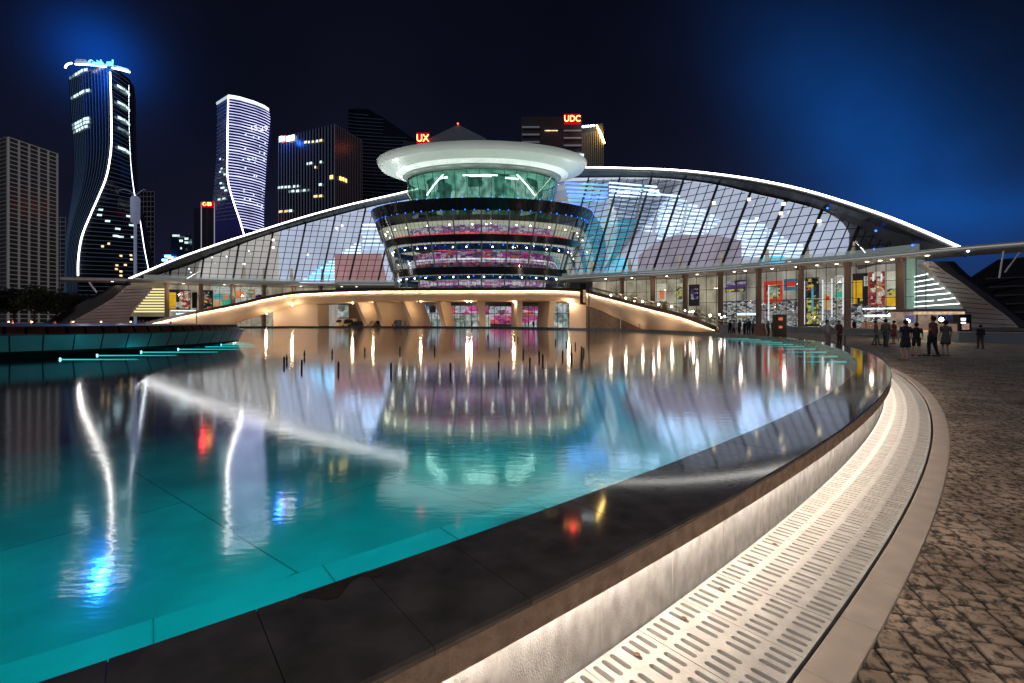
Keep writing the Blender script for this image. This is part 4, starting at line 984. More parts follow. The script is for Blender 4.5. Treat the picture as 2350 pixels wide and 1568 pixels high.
banner(490, 530.5, 657, 705, 6.2, [(0, 1, 0, 1, teal), (.0, .48, .0, .36, tan), (.52, 1, .02, .36, grn), (.56, .86, .36, .60, org), (.02, .98, .64, .98, pg)], 'pale teal banner with tan, green and orange fields at the left of the foyer')
banner(541, 603, 659.5, 700, 6.2, [(0, 1, 0, 1, pg), (.02, .30, .38, .80, org), (.30, .56, .02, .62, crm), (.40, .72, .25, .88, po), (.74, 1, .05, .6, pp_)], 'orange, cream and purple banner above the left ramp')
banner(1664, 1711, 646, 672, 6.4, [(0, 1, 0, 1, pp_), (.02, .98, .04, .26, pf)], 'dark purple wide banner right of the staircase')
banner(1580.7, 1605.5, 654, 703, 6.2, [(0, 1, 0, 1, blk), (.2, .85, .3, .8, pp_)], 'tall black door-like banner above the staircase')
banner(1505, 1531, 652, 692, 6.2, [(0, 1, 0, 1, crm), (.32, .75, .12, .62, org)], 'cream banner with an orange figure above the staircase')
banner(1549, 1568, 652, 692, 6.2, [(0, 1, 0, 1, gry), (.1, .9, .1, .9, pf)], 'grey green banner between two bronze columns above the staircase')
banner(1753, 1796, 647, 695, 6.0, [(0, 1, 0, 1, red), (.14, .86, .18, .82, pf), (.25, .75, .35, .72, po)], 'banner printed like a red frame round a pale picture')
banner(1799, 1830, 642, 668, 6.0, [(0, 1, 0, 1, blu), (.15, .85, .45, .78, red), (.2, .8, .32, .42, org)], 'teal blue banner with red lettering beside the red frame banner')
banner(1848, 1880, 639, 749, 6.0, [(0, 1, 0, 1, blk), (.05, .95, .60, .98, pd), (.05, .95, .05, .58, pf), (.4, .55, .3, .8, teal)], 'tall black and gold banner reaching down to the floor')
banner(1887, 1906, 650, 712, 6.0, [(0, 1, 0, 1, pg), (.02, .98, .02, .58, tan), (.45, .8, .35, .5, red)], 'narrow pale green banner with a tan lower half')
banner(1916, 1937, 634, 690, 6.0, [(0, 1, 0, 1, pg), (.02, .98, .10, .34, grn), (.04, .96, .36, .70, po)], 'narrow banner with a green block and a red picture')
banner(1957, 1992, 630, 703, 6.0, [(0, 1, 0, 1, blk), (.02, .62, .06, .78, yel), (.70, .95, .6, .9, pg), (.25, .6, .02, .25, pd)], 'black banner with a large yellow shape')
banner(1993, 2031, 627, 703, 6.0, [(0, 1, 0, 1, dred), (.08, .96, .05, .85, pr), (.3, .75, .86, 1.0, crm)], 'dark red banner crowded with pale figures')
banner(2032, 2057, 626, 703, 6.0, [(0, 1, 0, 1, crm), (0, 1, .0, .28, yel), (.1, 1, .30, .50, pf)], 'cream banner with a yellow foot beside the last bronze column')

# bright horizontal shop lights
M_shopw = emit('shop_light_white', (.95, .97, 1), 2.4); M_shopb = emit('shop_light_blue', (.45, .75, 1), 2.6)
shop = empty('shop_counter', gp(2010, 5.2, 0), 'brightly lit long shop counters behind the glass right of the stairs', 'shop counter')
for (x0, x1, y0, y1, m, nm_) in ((1980, 2056, 706, 709, M_shopw, 'light_tube'), (1985, 2056, 722, 727, M_shopw, 'light_tube'), (1692, 1738, 718, 724, M_shopb, 'light_tube'), (404, 440, 718, 722, M_shopb, 'light_tube'), (392, 452, 711, 713, M_shopw, 'light_tube')):
    a, b = gp(x0, 5.4, 0), gp(x1, 5.4, 0); zz = CAMZ + (HY - y1) * D(x0) / FPX; h = (y1 - y0) * D(x0) / FPX
    MB().bar(Vector((a.x, a.y, zz + h / 2)), Vector((b.x, b.y, zz + h / 2)), .15, h).build(nm_, m, shop)
a, b = gp(1980, 5.0, 0), gp(2056, 5.0, 0); MB().bar(Vector((a.x, a.y, .7)), Vector((b.x, b.y, .7)), .8, 1.4).build('counter', mat('shop_counter_wood', (.35, .2, .13), .6, em=(.5, .25, .15), es=.3), shop)
for x, y0, y1 in ((1846, 640, 745), (1888, 637, 735), (1909, 634, 728), (1935, 632, 722), (1764, 650, 738), (2004, 622, 640), (2023, 622, 642)):
    q = gp(x, 5.3, 0); k_ = D(x) / FPX; MB().bar((q.x, q.y, CAMZ + (HY - y1) * k_), (q.x, q.y, CAMZ + (HY - y0) * k_), .16).build('light_tube', emit('tube_dim', (.85, .9, .92), .95), shop)
# ticket kiosk at the right
q = P(2155, 740, 52)
kio = empty('ticket_kiosk', (q.x, q.y, 0), 'warmly lit kiosk with brown counter, windows and a lit vending screen', 'kiosk')
kx0, kx1 = P(2103, 0, 52).x, P(2218, 0, 52).x; W_ = kx1 - kx0
MB().box((q.x, 53.6, 2.75), (W_ + .2, 3.6, .3)).build('roof', mat('kiosk_roof', (.30, .22, .17), .5), kio)
MB().box((q.x - .4, 52.1, .62), (W_ - 1, .5, 1.25)).build('counter', mat('kiosk_counter', (.34, .22, .16), .6, em=(.45, .28, .2), es=.35), kio)
MB().box((q.x, 52.0, 2.45), (W_, .14, .34)).build('fascia', emit('kiosk_fascia', (.85, .60, .42), .75, .4, (1, 1, 1), 2), kio)
MB().box((q.x, 55.2, 1.5), (W_, .1, 2.5)).build('back_wall', emit('kiosk_inside', (.34, .25, .19), .7, .5, (1, 1, 1), 1.2), kio)
for i in range(4): MB().box((kx0 + .1 + i * (W_ - .2) / 3.2, 52.05, 1.6), (.12, .12, 2.0)).build('post', mat('kiosk_post', (.30, .22, .16), .5), kio)
MB().box((kx0 + W_ * .30, 54.9, 1.75), (1.1, .05, .9)).build('window', emit('kiosk_screen_blue', (.10, .10, .28), .9), kio)
v = empty('vending_machine', (kx1 - .5, 51.9, 0), 'black vending machine with two white lit panels at the right end of the kiosk', 'vending machine')
MB().box((kx1 - .5, 52.0, 1.15), (1.3, .8, 2.3)).build('body', mat('machine_black', (.02, .02, .02), .3), v)
MB().box((kx1 - .75, 51.58, 1.75), (.5, .04, .26)).build('lit_panel', M_shopw, v); MB().box((kx1 - .75, 51.58, 1.36), (.5, .04, .16)).build('lit_panel', M_shopw, v)
MB().box((kx1 - .5, 51.585, .95), (.8, .04, .7)).build('front_picture', emit('machine_front', (.5, .3, .24), .6, .4, (1, 1, 1), 3), v)
# long low planter wall
plw = empty('low_wall', P(2150, 770, 37), 'long low grey wall with a pale top running behind the people at the right', 'low wall')
pts = [P(x, HY, GY(yy_)) for x, yy_ in ((1806, 763), (1860, 764.5), (1930, 768), (2000, 773), (2092, 780.5), (2200, 785), (2350, 790), (2600, 796))]
for p in pts: p.z = 0
w = MB(); w.loft([[p + Vector((0, 0, 0)), p + Vector((0, -.02, .72)), p + Vector((0, .5, .72)), p + Vector((0, .5, 0))] for p in pts]); w.build('wall_body', mat('low_wall_grey', (.22, .26, .29), .5, var=.15, scale=.5), plw)
w = MB(); w.loft([[p + Vector((0, -.1, .722)), p + Vector((0, -.1, .80)), p + Vector((0, .6, .80)), p + Vector((0, .6, .722))] for p in pts]); w.build('wall_top', mat('low_wall_top', (.55, .42, .33), .5), plw)
for i, (x, y) in enumerate(((2083, 737), (2160, 733))):
    p = P(x, y, 38.2 - i * .3)
    o = empty('wall_lamp', (p.x, p.y, .8), ['bright warm lamp behind the woman in the short dark dress', 'bright warm lamp behind the second group of people'][i], 'lamp', 'bright lamps above the low wall')
    MB().bar((p.x, p.y, .8), (p.x, p.y, p.z - .05), .06, .06, 8).build('post', M_dark, o)
    MB().ball(p, .15, 10, 6).build('globe', emit('lamp_globe', (1, .78, .45), 42), o); lamp('lamp', p + Vector((0, -.35, .1)), 130, (1, .75, .48), .2, parent=o)

# ================================================================== STAIRCASE beside the right ramp
st = empty('outdoor_staircase', P(1500, 736, 75), 'broad dark outdoor staircase with handrails and small lamps climbing beside the right ramp', 'staircase')
M_step = mat('dark_step_stone', (.14, .10, .08), .7, var=.3, scale=1.5, bump=.3, bscale=8)
N = 26; w = MB()
for i in range(N):
    x0 = 1345 + (1662 - 1345) * i / N; x1 = 1345 + (1662 - 1345) * (i + 1) / N
    a, b = P(x0, HY, dR(x0) + 1.3), P(x1, HY, dR(x1) + 1.3); z = P(x0, yt_(x0) + 1, dR(x0)).z * 1.0 + .25
    z = max(z, .12); a2, b2 = a + Vector((.9, 7.0, 0)), b + Vector((.9, 7.0, 0))
    w.loft([[(p.x, p.y, 0) for p in (a, b, b2, a2)], [(p.x, p.y, z) for p in (a, b, b2, a2)]], cap=True)
w.build('steps', M_step, st)
M_rail = mat('rail_steel', (.35, .30, .26), .3, .8)
for off in (1.5, 3.6, 5.8, 7.9):
    w = MB(); pts = []
    for x in lin(1352, 1655, 18):
        a = P(x, HY, dR(x) + off); z = max(P(x, yt_(x), dR(x)).z + .25, .1); pts.append(Vector((a.x + off * .1, a.y, z)))
    for p in pts: w.bar(p, p + Vector((0, 0, 1.0)), .05)
    w.path([p + Vector((0, 0, 1.0)) for p in pts], .07); w.path([p + Vector((0, 0, .5)) for p in pts], .035)
    w.build('handrail', M_rail, st)
for i, (x, y) in enumerate(((1402, 677.7), (1436, 684.6), (1474.7, 692), (1511.5, 699), (1541.4, 703.4), (1590, 715.3), (1630, 724), (1572, 713), (1583, 716), (1663, 726), (1651, 722), (1655, 729), (1456, 691))):
    Y = dR(min(x, 1640)) + (2.6 if i < 7 else 5.5); p = P(x, y, Y)
    o = empty('stair_lamp', (p.x, p.y, max(p.z - 1.0, 0)), 'small bright lamp on a post beside the right staircase', 'lamp', 'small lamps lining the right staircase')
    MB().bar((p.x, p.y, max(p.z - 1.0, 0)), (p.x, p.y, p.z), .06, .06, 6).build('post', M_dark, o)
    r_ = .15 if i < 7 else .10
    MB().ball(p, r_, 8, 5).build('globe', emit('stair_globe', (1, .84, .66), 26), o)
    if i < 7: lamp('lamp', p + Vector((0, -.2, .3)), 60, (1, .76, .5), .15, parent=o)
# planters along the stair and at its foot
def pot(x, yb_, Y, h, r0, r1, m, label, plant=True, name='planter'):
    p = P(x, HY, Y); o = empty(name, (p.x, p.y, 0 if yb_ is None else yb_), label, 'planter')
    z0 = 0 if yb_ is None else yb_
    w = MB(); w.loft([[(p.x + r * math.cos(t), p.y + r * math.sin(t), z0 + z) for t in lin(0, 2 * math.pi, 17)[:-1]] for r, z in ((r0, 0), (r1, h), (r1 * .9, h), (r1 * .85, h * .9), (.01, h * .9))]); w.build('pot', m, o, smooth=False)
    if plant:
        w = MB(); rr = random.Random(int(x))
        for _ in range(160):
            u = Vector((rr.gauss(0, 1), rr.gauss(0, 1), rr.gauss(0, .8))).normalized() * r1 * rr.uniform(.3, 1.35); c = Vector((p.x, p.y, z0 + h + r1 * .6)) + u
            d1 = Vector((rr.gauss(0, 1), rr.gauss(0, 1), rr.gauss(0, 1))).normalized() * r1 * .25; d2 = Vector((rr.gauss(0, 1), rr.gauss(0, 1), rr.gauss(0, 1))).normalized() * r1 * .15
            w.quad(c - d1, c - d2, c + d1, c + d2)
        w.build('foliage', mat('shrub_leaf', (.10, .12, .03), .6, var=.4, scale=3), o)
pot(1663.5, None, 51, 1.15, .33, .52, mat('white_pot', (.55, .50, .48), .5), 'tall pale grey tapering planter at the foot of the right ramp', False)
pot(1744, None, 46, 1.25, .62, .45, mat('terracotta_pot', (.42, .18, .12), .6), 'reddish conical planter right of the ramp foot', False)
for x, lb in ((1455, 'leafy round shrub pot on the stair behind the third lamp'), (1520, 'leafy shrub pot half way down the right staircase'), (1600, 'leafy shrub pot near the bottom of the right staircase')):
    pot(x, max(.1, P(x, yt_(x), dR(x)).z), dR(x) + 6.6, .8, .4, .7, mat('brown_pot', (.20, .12, .08), .6), lb)
# menu / sign board
q = P(1789, HY, 46); o = empty('sign_board', (q.x, q.y, 0), 'tall black sign board with red figures on the plaza', 'sign')
MB().box((q.x, q.y, 1.1), (1.25, .3, 2.2)).build('board', mat('sign_black', (.012, .01, .01), .4), o)
text('88', (q.x, q.y - .17, 1.75), .42, emit('red_digits', (1, .18, .08), .9), 'red_digits', o); text('88', (q.x, q.y - .17, .95), .34, emit('red_digits', (1, .18, .08), .9), 'red_digits', o)
# cafe tables in front of the low wall and by the stair foot
def table(x, Y, label, w_=1.5):
    p = P(x, HY, Y); o = empty('cafe_table', (p.x, p.y, 0), label, 'table')
    MB().box((p.x, p.y, .74), (w_, .8, .05)).build('table_top', mat('table_grey', (.25, .25, .24), .35), o)
    for sx in (-1, 1):
        for sy in (-1, 1): MB().bar((p.x + sx * (w_ / 2 - .1), p.y + sy * .32, 0), (p.x + sx * (w_ / 2 - .1), p.y + sy * .32, .715), .05).build('leg', M_steel, o)
table(1975, 29, 'grey table in the shade left of the orange dressed person', 2.6)

# ================================================================== STREET FURNITURE
M_pole = mat('black_pole', (.008, .008, .01), .4)
for (x, Y, zt, x0, x1, y0, y1, lb, marks) in ((1351.5, 73.0, 7.35, 1331, 1345, 652, 699, 'thin black pole with a hanging brown banner by the right end of the terrace', True), (451.3, 88.0, 6.95, 441, 451, 672, 707, 'thin black pole with a plain dark banner in front of the left ramp', False)):
    p = P(x, HY, Y); o = empty('banner_pole', (p.x, p.y, .0), lb, 'banner pole')
    MB().bar((p.x, p.y, 0), (p.x, p.y, zt), .16, .16, 8).build('pole', M_pole, o)
    a, b = P(x0, y0, Y), P(x1, y1, Y)
    MB().box(((a.x + b.x) / 2, Y, (a.z + b.z) / 2), (b.x - a.x, .08, a.z - b.z)).build('banner', mat('brown_banner' if marks else 'dark_banner', (.12, .045, .02) if marks else (.02, .012, .01), .6), o)
    MB().bar((a.x, Y, a.z + .05), (p.x, Y, a.z + .05), .07).build('bracket', M_pole, o)
    MB().bar((a.x, Y, b.z), (p.x, Y, b.z), .05).build('bracket', M_pole, o)
    if marks:
        mm = emit('banner_mark', (1, .62, .32), 1.1)
        for k, yk in enumerate((668, 674, 680, 686, 692)):
            c = P(1341, yk, Y - .06); w = MB(); w.bar(c + Vector((-.16, 0, .10)), c + Vector((.22, 0, .10)), .03, .06); w.bar(c + Vector((-.16, 0, -.08)), c + Vector((.22, 0, -.08)), .03, .06); w.bar(c + Vector((-.14, 0, .1)), c + Vector((-.14, 0, -.1)), .03, .05); w.build('character', mm, o)
        c = P(1338, 658, Y - .07)
        MB().box((c.x, c.y, c.z), (.95, .03, .9)).build('upper_panel', mat('banner_top', (.01, .008, .008), .5), o)
p = P(310.5, HY, 150); o = empty('high_mast_lamp', (p.x, p.y, 0), 'tall pale mast with a fat white cylinder and curved arms before the twisted tower', 'street lamp')
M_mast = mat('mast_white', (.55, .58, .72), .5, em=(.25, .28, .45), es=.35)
zz = lambda y: CAMZ + (HY - y) * 150 / FPX
MB().bar((p.x, p.y, 0), (p.x, p.y, zz(512)), .85, .85, 12).build('pole', M_mast, o)
w = MB(); w.loft([[(p.x + r * math.cos(t), p.y + r * math.sin(t), zz(y)) for t in lin(0, 2 * math.pi, 17)[:-1]] for r, y in ((.5, 514), (1.25, 510), (1.3, 456), (.9, 451), (.05, 450))]); w.build('lamp_cylinder', M_mast, o, smooth=True)
for s_ in (-1, 1):
    w = MB(); w.path([Vector((p.x + s_ * r, p.y, zz(y))) for r, y in ((.2, 450), (.8, 444), (2.0, 438), (3.6 if s_ < 0 else 2.6, 435), (5.2 if s_ < 0 else 3.2, 436))], .14, .14, 6); w.build('arm', M_mast, o)

# ================================================================== PEOPLE
skin = mat('skin', (.50, .31, .22), .55); hairm = mat('black_hair', (.012, .010, .010), .5)
def cloth(c): return mat('cloth_%02d%02d%02d' % tuple(int(v * 99) for v in c), c, .85, var=.15, scale=12)
def person(x, y_feet, label, H=1.65, face=0., top=(.05, .05, .06), low=(.03, .03, .035), dress=False, bare=False, Y=None, stride=.0, group='people standing and strolling on the plaza', arm=0.):
    Y = Y or GY(y_feet); loc = Vector(((x - CX) / FPX * Y, Y, 0)); z0 = 0 if Y < 60 and y_feet else 0
    s = H / 1.70; me = bpy.data.meshes.new('person')
    J = {'pel': (0, 0, .93, .125, .095), 'wai': (0, .0, 1.06, .115, .085), 'che': (0, .0, 1.28, .150, .095), 'nb': (0, .0, 1.42, .07, .06), 'nk': (0, -.005, 1.49, .050, .050), 'hd': (0, -.01, 1.58, .082, .098), 'ht': (0, -.01, 1.66, .060, .070)}
    for sd, k in ((1, 'l'), (-1, 'r')):
        st_ = stride * sd
        J.update({'hp' + k: (.09 * sd, 0, .88, .085, .085), 'kn' + k: (.095 * sd, -.04 - st_ * .5, .49, .055, .055), 'an' + k: (.10 * sd, .02 - st_, .09, .036, .036), 'to' + k: (.11 * sd, -.12 - st_, .035, .034, .026),
                  'sh' + k: (.175 * sd, 0, 1.39, .052, .05), 'el' + k: (.23 * sd, .03 - arm * .1, 1.12, .038, .038), 'wr' + k: (.235 * sd, -.06 - arm * .25, .88 + arm * .25, .027, .025), 'ha' + k: (.23 * sd, -.09 - arm * .3, .79 + arm * .28, .030, .020)})
    names = list(J); E = [('pel', 'wai'), ('wai', 'che'), ('che', 'nb'), ('nb', 'nk'), ('nk', 'hd'), ('hd', 'ht')]
    for k in 'lr': E += [('pel', 'hp' + k), ('hp' + k, 'kn' + k), ('kn' + k, 'an' + k), ('an' + k, 'to' + k), ('che', 'sh' + k), ('sh' + k, 'el' + k), ('el' + k, 'wr' + k), ('wr' + k, 'ha' + k)]
    me.from_pydata([tuple(c * s for c in J[n_][:3]) for n_ in names], [(names.index(a), names.index(b)) for a, b in E], [])
    o = bpy.data.objects.new('person', me); COL.objects.link(o); me.materials.append(skin)
    md = o.modifiers.new('skin', 'SKIN'); sv = me.skin_vertices[0].data
    for i, n_ in enumerate(names): sv[i].radius = (J[n_][3] * s, J[n_][4] * s); sv[i].use_root = (n_ == 'pel')
    md.use_smooth_shade = True
    sb = o.modifiers.new('sub', 'SUBSURF'); sb.levels = sb.render_levels = 1
    o.location = loc; o.rotation_euler = (0, 0, face)
    tag(o, label, 'person', group)
    def ell_tube(prof, name, m, cx=0):
        w = MB(); w.loft([[(cx * s + (c[3] if len(c) > 3 else 0) + c[1] * s * math.cos(t), (c[4] if len(c) > 4 else 0) + c[2] * s * math.sin(t), c[0] * s) for t in lin(0, 2 * math.pi, 17)[:-1]] for c in prof], cap=True)
        return w.build(name, m, o, smooth=True)
    if dress:
        ell_tube([(.56, .20, .16), (.75, .20, .155), (.92, .165, .135), (1.07, .13, .105), (1.28, .165, .115), (1.40, .17, .085), (1.45, .08, .065)], 'dress', cloth(top))
    else:
        ell_tube([(.84, .155, .125), (1.0, .145, .115), (1.28, .17, .118), (1.40, .175, .088), (1.455, .08, .065)], 'shirt', cloth(top))
        for sd in (1, -1):
            kx, st_ = .09 * sd, stride * sd
            w = MB(); ring_ = lambda z, r, yo: [(kx * s + r * s * math.cos(t), yo * s + r * s * math.sin(t), z * s) for t in lin(0, 2 * math.pi, 13)[:-1]]
            bot = (.50 if bare else .08)
            w.loft([ring_(.95, .10, 0), ring_(.75, .095, -.02 - st_ * .2), ring_(.50, .072, -.04 - st_ * .5)] + ([] if bare else [ring_(.28, .058, -.01 - st_ * .75), ring_(.08, .052, .02 - st_)]), cap=True); w.build('trouser_leg', cloth(low), o, smooth=True)
    for sd in (1, -1):
        w = MB(); w.bar((.165 * sd * s, 0, 1.415 * s), (.225 * sd * s, .025 * s, (1.18 if dress or bare else .98) * s), .135 * s, .13 * s, 8, .10 * s); w.build('sleeve', cloth(top), o, smooth=True)
    w = MB(); w.ball((0, .018 * s, 1.615 * s), .108 * s, 12, 8, (.92, 1, 1.02)); w.v = [(a, max(b, -.02 * s - (c - 1.60 * s) * .9) if c < 1.68 * s else b, c) for a, b, c in w.v]; w.build('hair', hairm, o, smooth=True)
    for sd in (1, -1):
        w = MB(); w.box(((.10 * sd + .01 * sd) * s, (-.06 - stride * sd) * s, .028 * s), (.095 * s, .25 * s, .056 * s)); w.build('shoe', cloth((.03, .03, .03)) if not dress else cloth((.25, .15, .11)), o)
    return o
person(2078, 828, 'woman in a short dark blue dress with bare legs, before the bright lamp', 1.62, R(180), (.030, .030, .05), dress=True)
person(2103, 817, 'dark clothed person with bare calves right of the woman in the blue dress', 1.5, R(150), (.03, .028, .03), (.03, .03, .03), bare=True, stride=.15)
person(2141, 818, 'person in a maroon shirt and dark trousers with hair in a bun', 1.78, R(200), (.20, .07, .07), (.02, .02, .025), stride=.12)
person(2170, 817, 'person in a grey knee length dress beside the maroon shirt', 1.60, R(170), (.12, .11, .10), dress=True)
person(1899, 803, 'person in a white top behind the curved pool wall, facing the camera', 1.62, R(20), (.62, .58, .52), (.34, .27, .22), arm=.6)
person(1960, 768, 'thin dark standing figure at the shop front', 1.75, R(90), (.02, .018, .02), (.02, .02, .02))
person(2033, 796, 'person in grey brown clothes strolling in front of the lit counter', 1.68, R(130), (.17, .14, .12), (.16, .15, .15), stride=.2)
person(2051, 790, 'person in an orange red dress beside the last bronze column', 1.6, R(200), (.36, .08, .04), dress=True)
person(2250, 800, 'dark figure with brown trousers alone at the right', 1.35, R(160), (.012, .012, .012), (.09, .05, .04), stride=.1)
person(2010, 792, 'person in a pale brown shirt and light trousers left of the strolling one', 1.6, R(60), (.22, .16, .12), (.22, .20, .18), stride=.2)
person(1926, 795, 'person in a dim red top half hidden by the pool wall', 1.6, R(10), (.20, .05, .05), (.05, .03, .03))
rp_ = random.Random(11)
for i, (x, lb) in enumerate(((1675, 'dark figure at the foot of the right ramp, beside the pale planter'), (1684, 'figure in a white shirt at the foot of the right ramp'), (1697, 'figure in dark purple near the ramp foot'), (1709, 'figure in black near the blue shop light'), (1718, 'tall dark blue figure left of the reddish planter'), (1728, 'figure in grey just left of the reddish planter'), (1763, 'figure in brown right of the reddish planter'), (1775, 'figure in black left of the sign board'))):
    c = [(.02, .02, .03), (.5, .48, .46), (.10, .05, .14), (.02, .02, .02), (.03, .04, .10), (.18, .18, .18), (.16, .09, .06), (.02, .02, .02)][i]
    person(x, None, lb, rp_.uniform(1.55, 1.78), rp_.uniform(0, 6.28), c, (.03, .03, .04), Y=47 + rp_.uniform(-2, 3), stride=rp_.uniform(0, .2), group='crowd at the foot of the right ramp')
for i, (x, lb) in enumerate(((1083, 'dark figure before the pale shop between the fourth and fifth supports'), (1066, 'dark green clad figure near the left shop window under the terrace'), (1100, 'figure in dark red leaning at the fifth support'), (1205, 'leftmost dark figure before the red shop window'), (1213, 'second dark figure before the red shop window'), (1224, 'middle dark figure before the red shop window'), (1234, 'figure in dark grey before the red shop window'), (1241, 'rightmost dark figure before the red shop window'), (930, 'tall dark figure under the left part of the terrace'), (417, 'dark figure at the door under the yellow slats'))):
    Y = 97 if i < 9 else 103
    person(x, None, lb, rp_.uniform(1.6, 1.8), rp_.uniform(0, 6.28), ((.02, .02, .02), (.04, .07, .05), (.12, .02, .03), (.03, .03, .03))[i % 4], (.02, .02, .025), Y=Y, group='small figures under the terrace')
for i, (x, lb) in enumerate(((30, 'figure in orange brown on the far left bank'), (72, 'figure lit warmly beside the brightest path lamp at the left'), (128, 'figure in red on the far left bank'), (167, 'pair-less figure in tan in front of the left leg'), (282, 'figure in pale clothes before the left leg'), (335, 'figure in dark pink before the left leg'), (400, 'figure in rust red before the left leg'))):
    person(x * .98, None, lb, rp_.uniform(1.6, 1.8), rp_.uniform(0, 6.28), ((.35, .15, .08), (.5, .25, .1), (.4, .1, .08), (.35, .2, .15), (.45, .4, .38), (.3, .12, .14), (.3, .1, .06))[i], (.06, .04, .04), Y=90, group='small figures on the left bank')
for i, (x, e) in enumerate(((20, 50), (73, 90), (168, 40), (232, 15), (300, 15))):
    p = P(x, 739, 89); o = empty('path_lamp', (p.x, p.y, 0), ('dim', 'brightest', 'reddish', 'small', 'faint')[i] + ' low path lamp on the far left bank', 'lamp', 'low path lamps on the left bank')
    MB().bar((p.x, p.y, 0), (p.x, p.y, p.z), .06, .06, 6).build('post', M_dark, o); MB().ball(p, .13, 8, 5).build('globe', emit('path_globe', (1, .55, .28), 10), o); lamp('lamp', p + Vector((0, -.3, .3)), e * 3, (1, .5, .28), .1, parent=o)

# ================================================================== VEHICLES under the terrace
def car(x, Y, rz, paint, label, L=4.5, Wd=1.8, Hh=1.45, van=False):
    p = P(x, HY, Y); o = empty('parked_car' if not van else 'parked_van', (p.x, p.y, 0), label, 'car' if not van else 'van', 'vehicles parked under the terrace')
    o.rotation_euler = (0, 0, rz)
    prof = [(-L/2, .35), (-L/2, .75), (-L*.36, .9), (-L*.2, Hh*.98), (L*.2, Hh), (L*.42, Hh*.72), (L/2, .8), (L/2, .35)] if not van else [(-L/2, .35), (-L/2, 1.0), (-L*.40, 1.15), (-L*.30, Hh), (L*.48, Hh), (L/2, Hh*.9), (L/2, .35)]
    def cb(mb, name, m, par=o):
        me_ = mb.build(name, m, None); me_.parent = par; return me_
    rings = [[(a, sy * Wd / 2 * (1 if b < 1 else .86), b) for a, b in prof] for sy in (-1, -.96, .96, 1)]
    w = MB(); w.loft(rings, cap=True); cb(w, 'body', paint)
    gl_ = mat('car_glass', (.02, .025, .03), .08)
    for sy in (-1, 1):
        w = MB(); y_ = sy * (Wd / 2 * .93 + .01); w.quad((-L*.28, y_, .95), (L*.36, y_, .95), (L*.22, y_, Hh*.93), (-L*.18, y_, Hh*.93)); cb(w, 'side_window', gl_)
    w = MB(); q_ = prof[2:4] if not van else prof[2:4]; w.quad((q_[0][0] - .02, -Wd*.42, q_[0][1] + .04), (q_[0][0] - .02, Wd*.42, q_[0][1] + .04), (q_[1][0] - .02, Wd*.38, q_[1][1] - .06), (q_[1][0] - .02, -Wd*.38, q_[1][1] - .06)); cb(w, 'windscreen', gl_)
    for sx in (-.31, .31):
        for sy in (-1, 1):
            w = MB(); w.loft([[(sx * L + .33 * math.cos(t), sy * (Wd / 2 - .02) + dy, .33 + .33 * math.sin(t)) for t in lin(0, 2 * math.pi, 17)[:-1]] for dy in (-.1, .1)], cap=True); wh = cb(w, 'wheel', mat('tyre', (.015, .015, .015), .8))
            w = MB(); w.loft([[(sx * L + .19 * math.cos(t), sy * (Wd / 2 + .09) + dy, .33 + .19 * math.sin(t)) for t in lin(0, 2 * math.pi, 13)[:-1]] for dy in (-.01, .01)], cap=True); cb(w, 'rim', mat('rim_alloy', (.4, .4, .42), .3, .8), wh)
    for sy in (-1, 1):
        w = MB(); w.ball((-L / 2 - .01, sy * Wd * .36, .68), .10, 8, 5, (.3, 1.2, .8)); cb(w, 'headlight', mat('headlight_glass', (.7, .7, .65), .1))
    w = MB(); w.box((-L / 2 - .012, 0, .48), (.02, .46, .13)); cb(w, 'number_plate', mat('plate_pale', (.55, .38, .28), .5))
car(793, 101, R(60), mat('van_cream', (.50, .42, .33), .35), 'cream van parked leftmost under the terrace', 4.8, 1.9, 2.0, True)
car(824, 99.5, R(15), mat('car_black', (.02, .02, .022), .2), 'dark low saloon car right of the cream van')
car(861, 100.5, R(75), mat('car_bronze', (.14, .10, .07), .3), 'bronze car facing the pool between two slanting supports', 4.3, 1.8, 1.6)
car(908, 102, R(80), mat('car_navy', (.02, .025, .05), .25), 'dark blue car right of the third slanting support', 4.5, 1.85, 1.7)

# small fixtures before the abutments
for (x, Y, h, m, nm_, lb) in ((1424, 74, 3.2, mat('grey_thin_pole', (.3, .3, .3), .5), 'thin_post', 'thin grey post before the right abutment'), (1467 - 0, 72, 1.0, mat('red_bollard', (.25, .03, .02), .5), 'bollard', 'dark red bollard right of the thin grey post')):
    p = P(x, HY, Y); w = MB(); w.bar((p.x, p.y, 0), (p.x, p.y, h), .12, .12, 8); w.ball((p.x, p.y, h), .09, 8, 5); o = w.build(nm_, m, origin=(p.x, p.y, 0)); tag(o, lb, 'post')

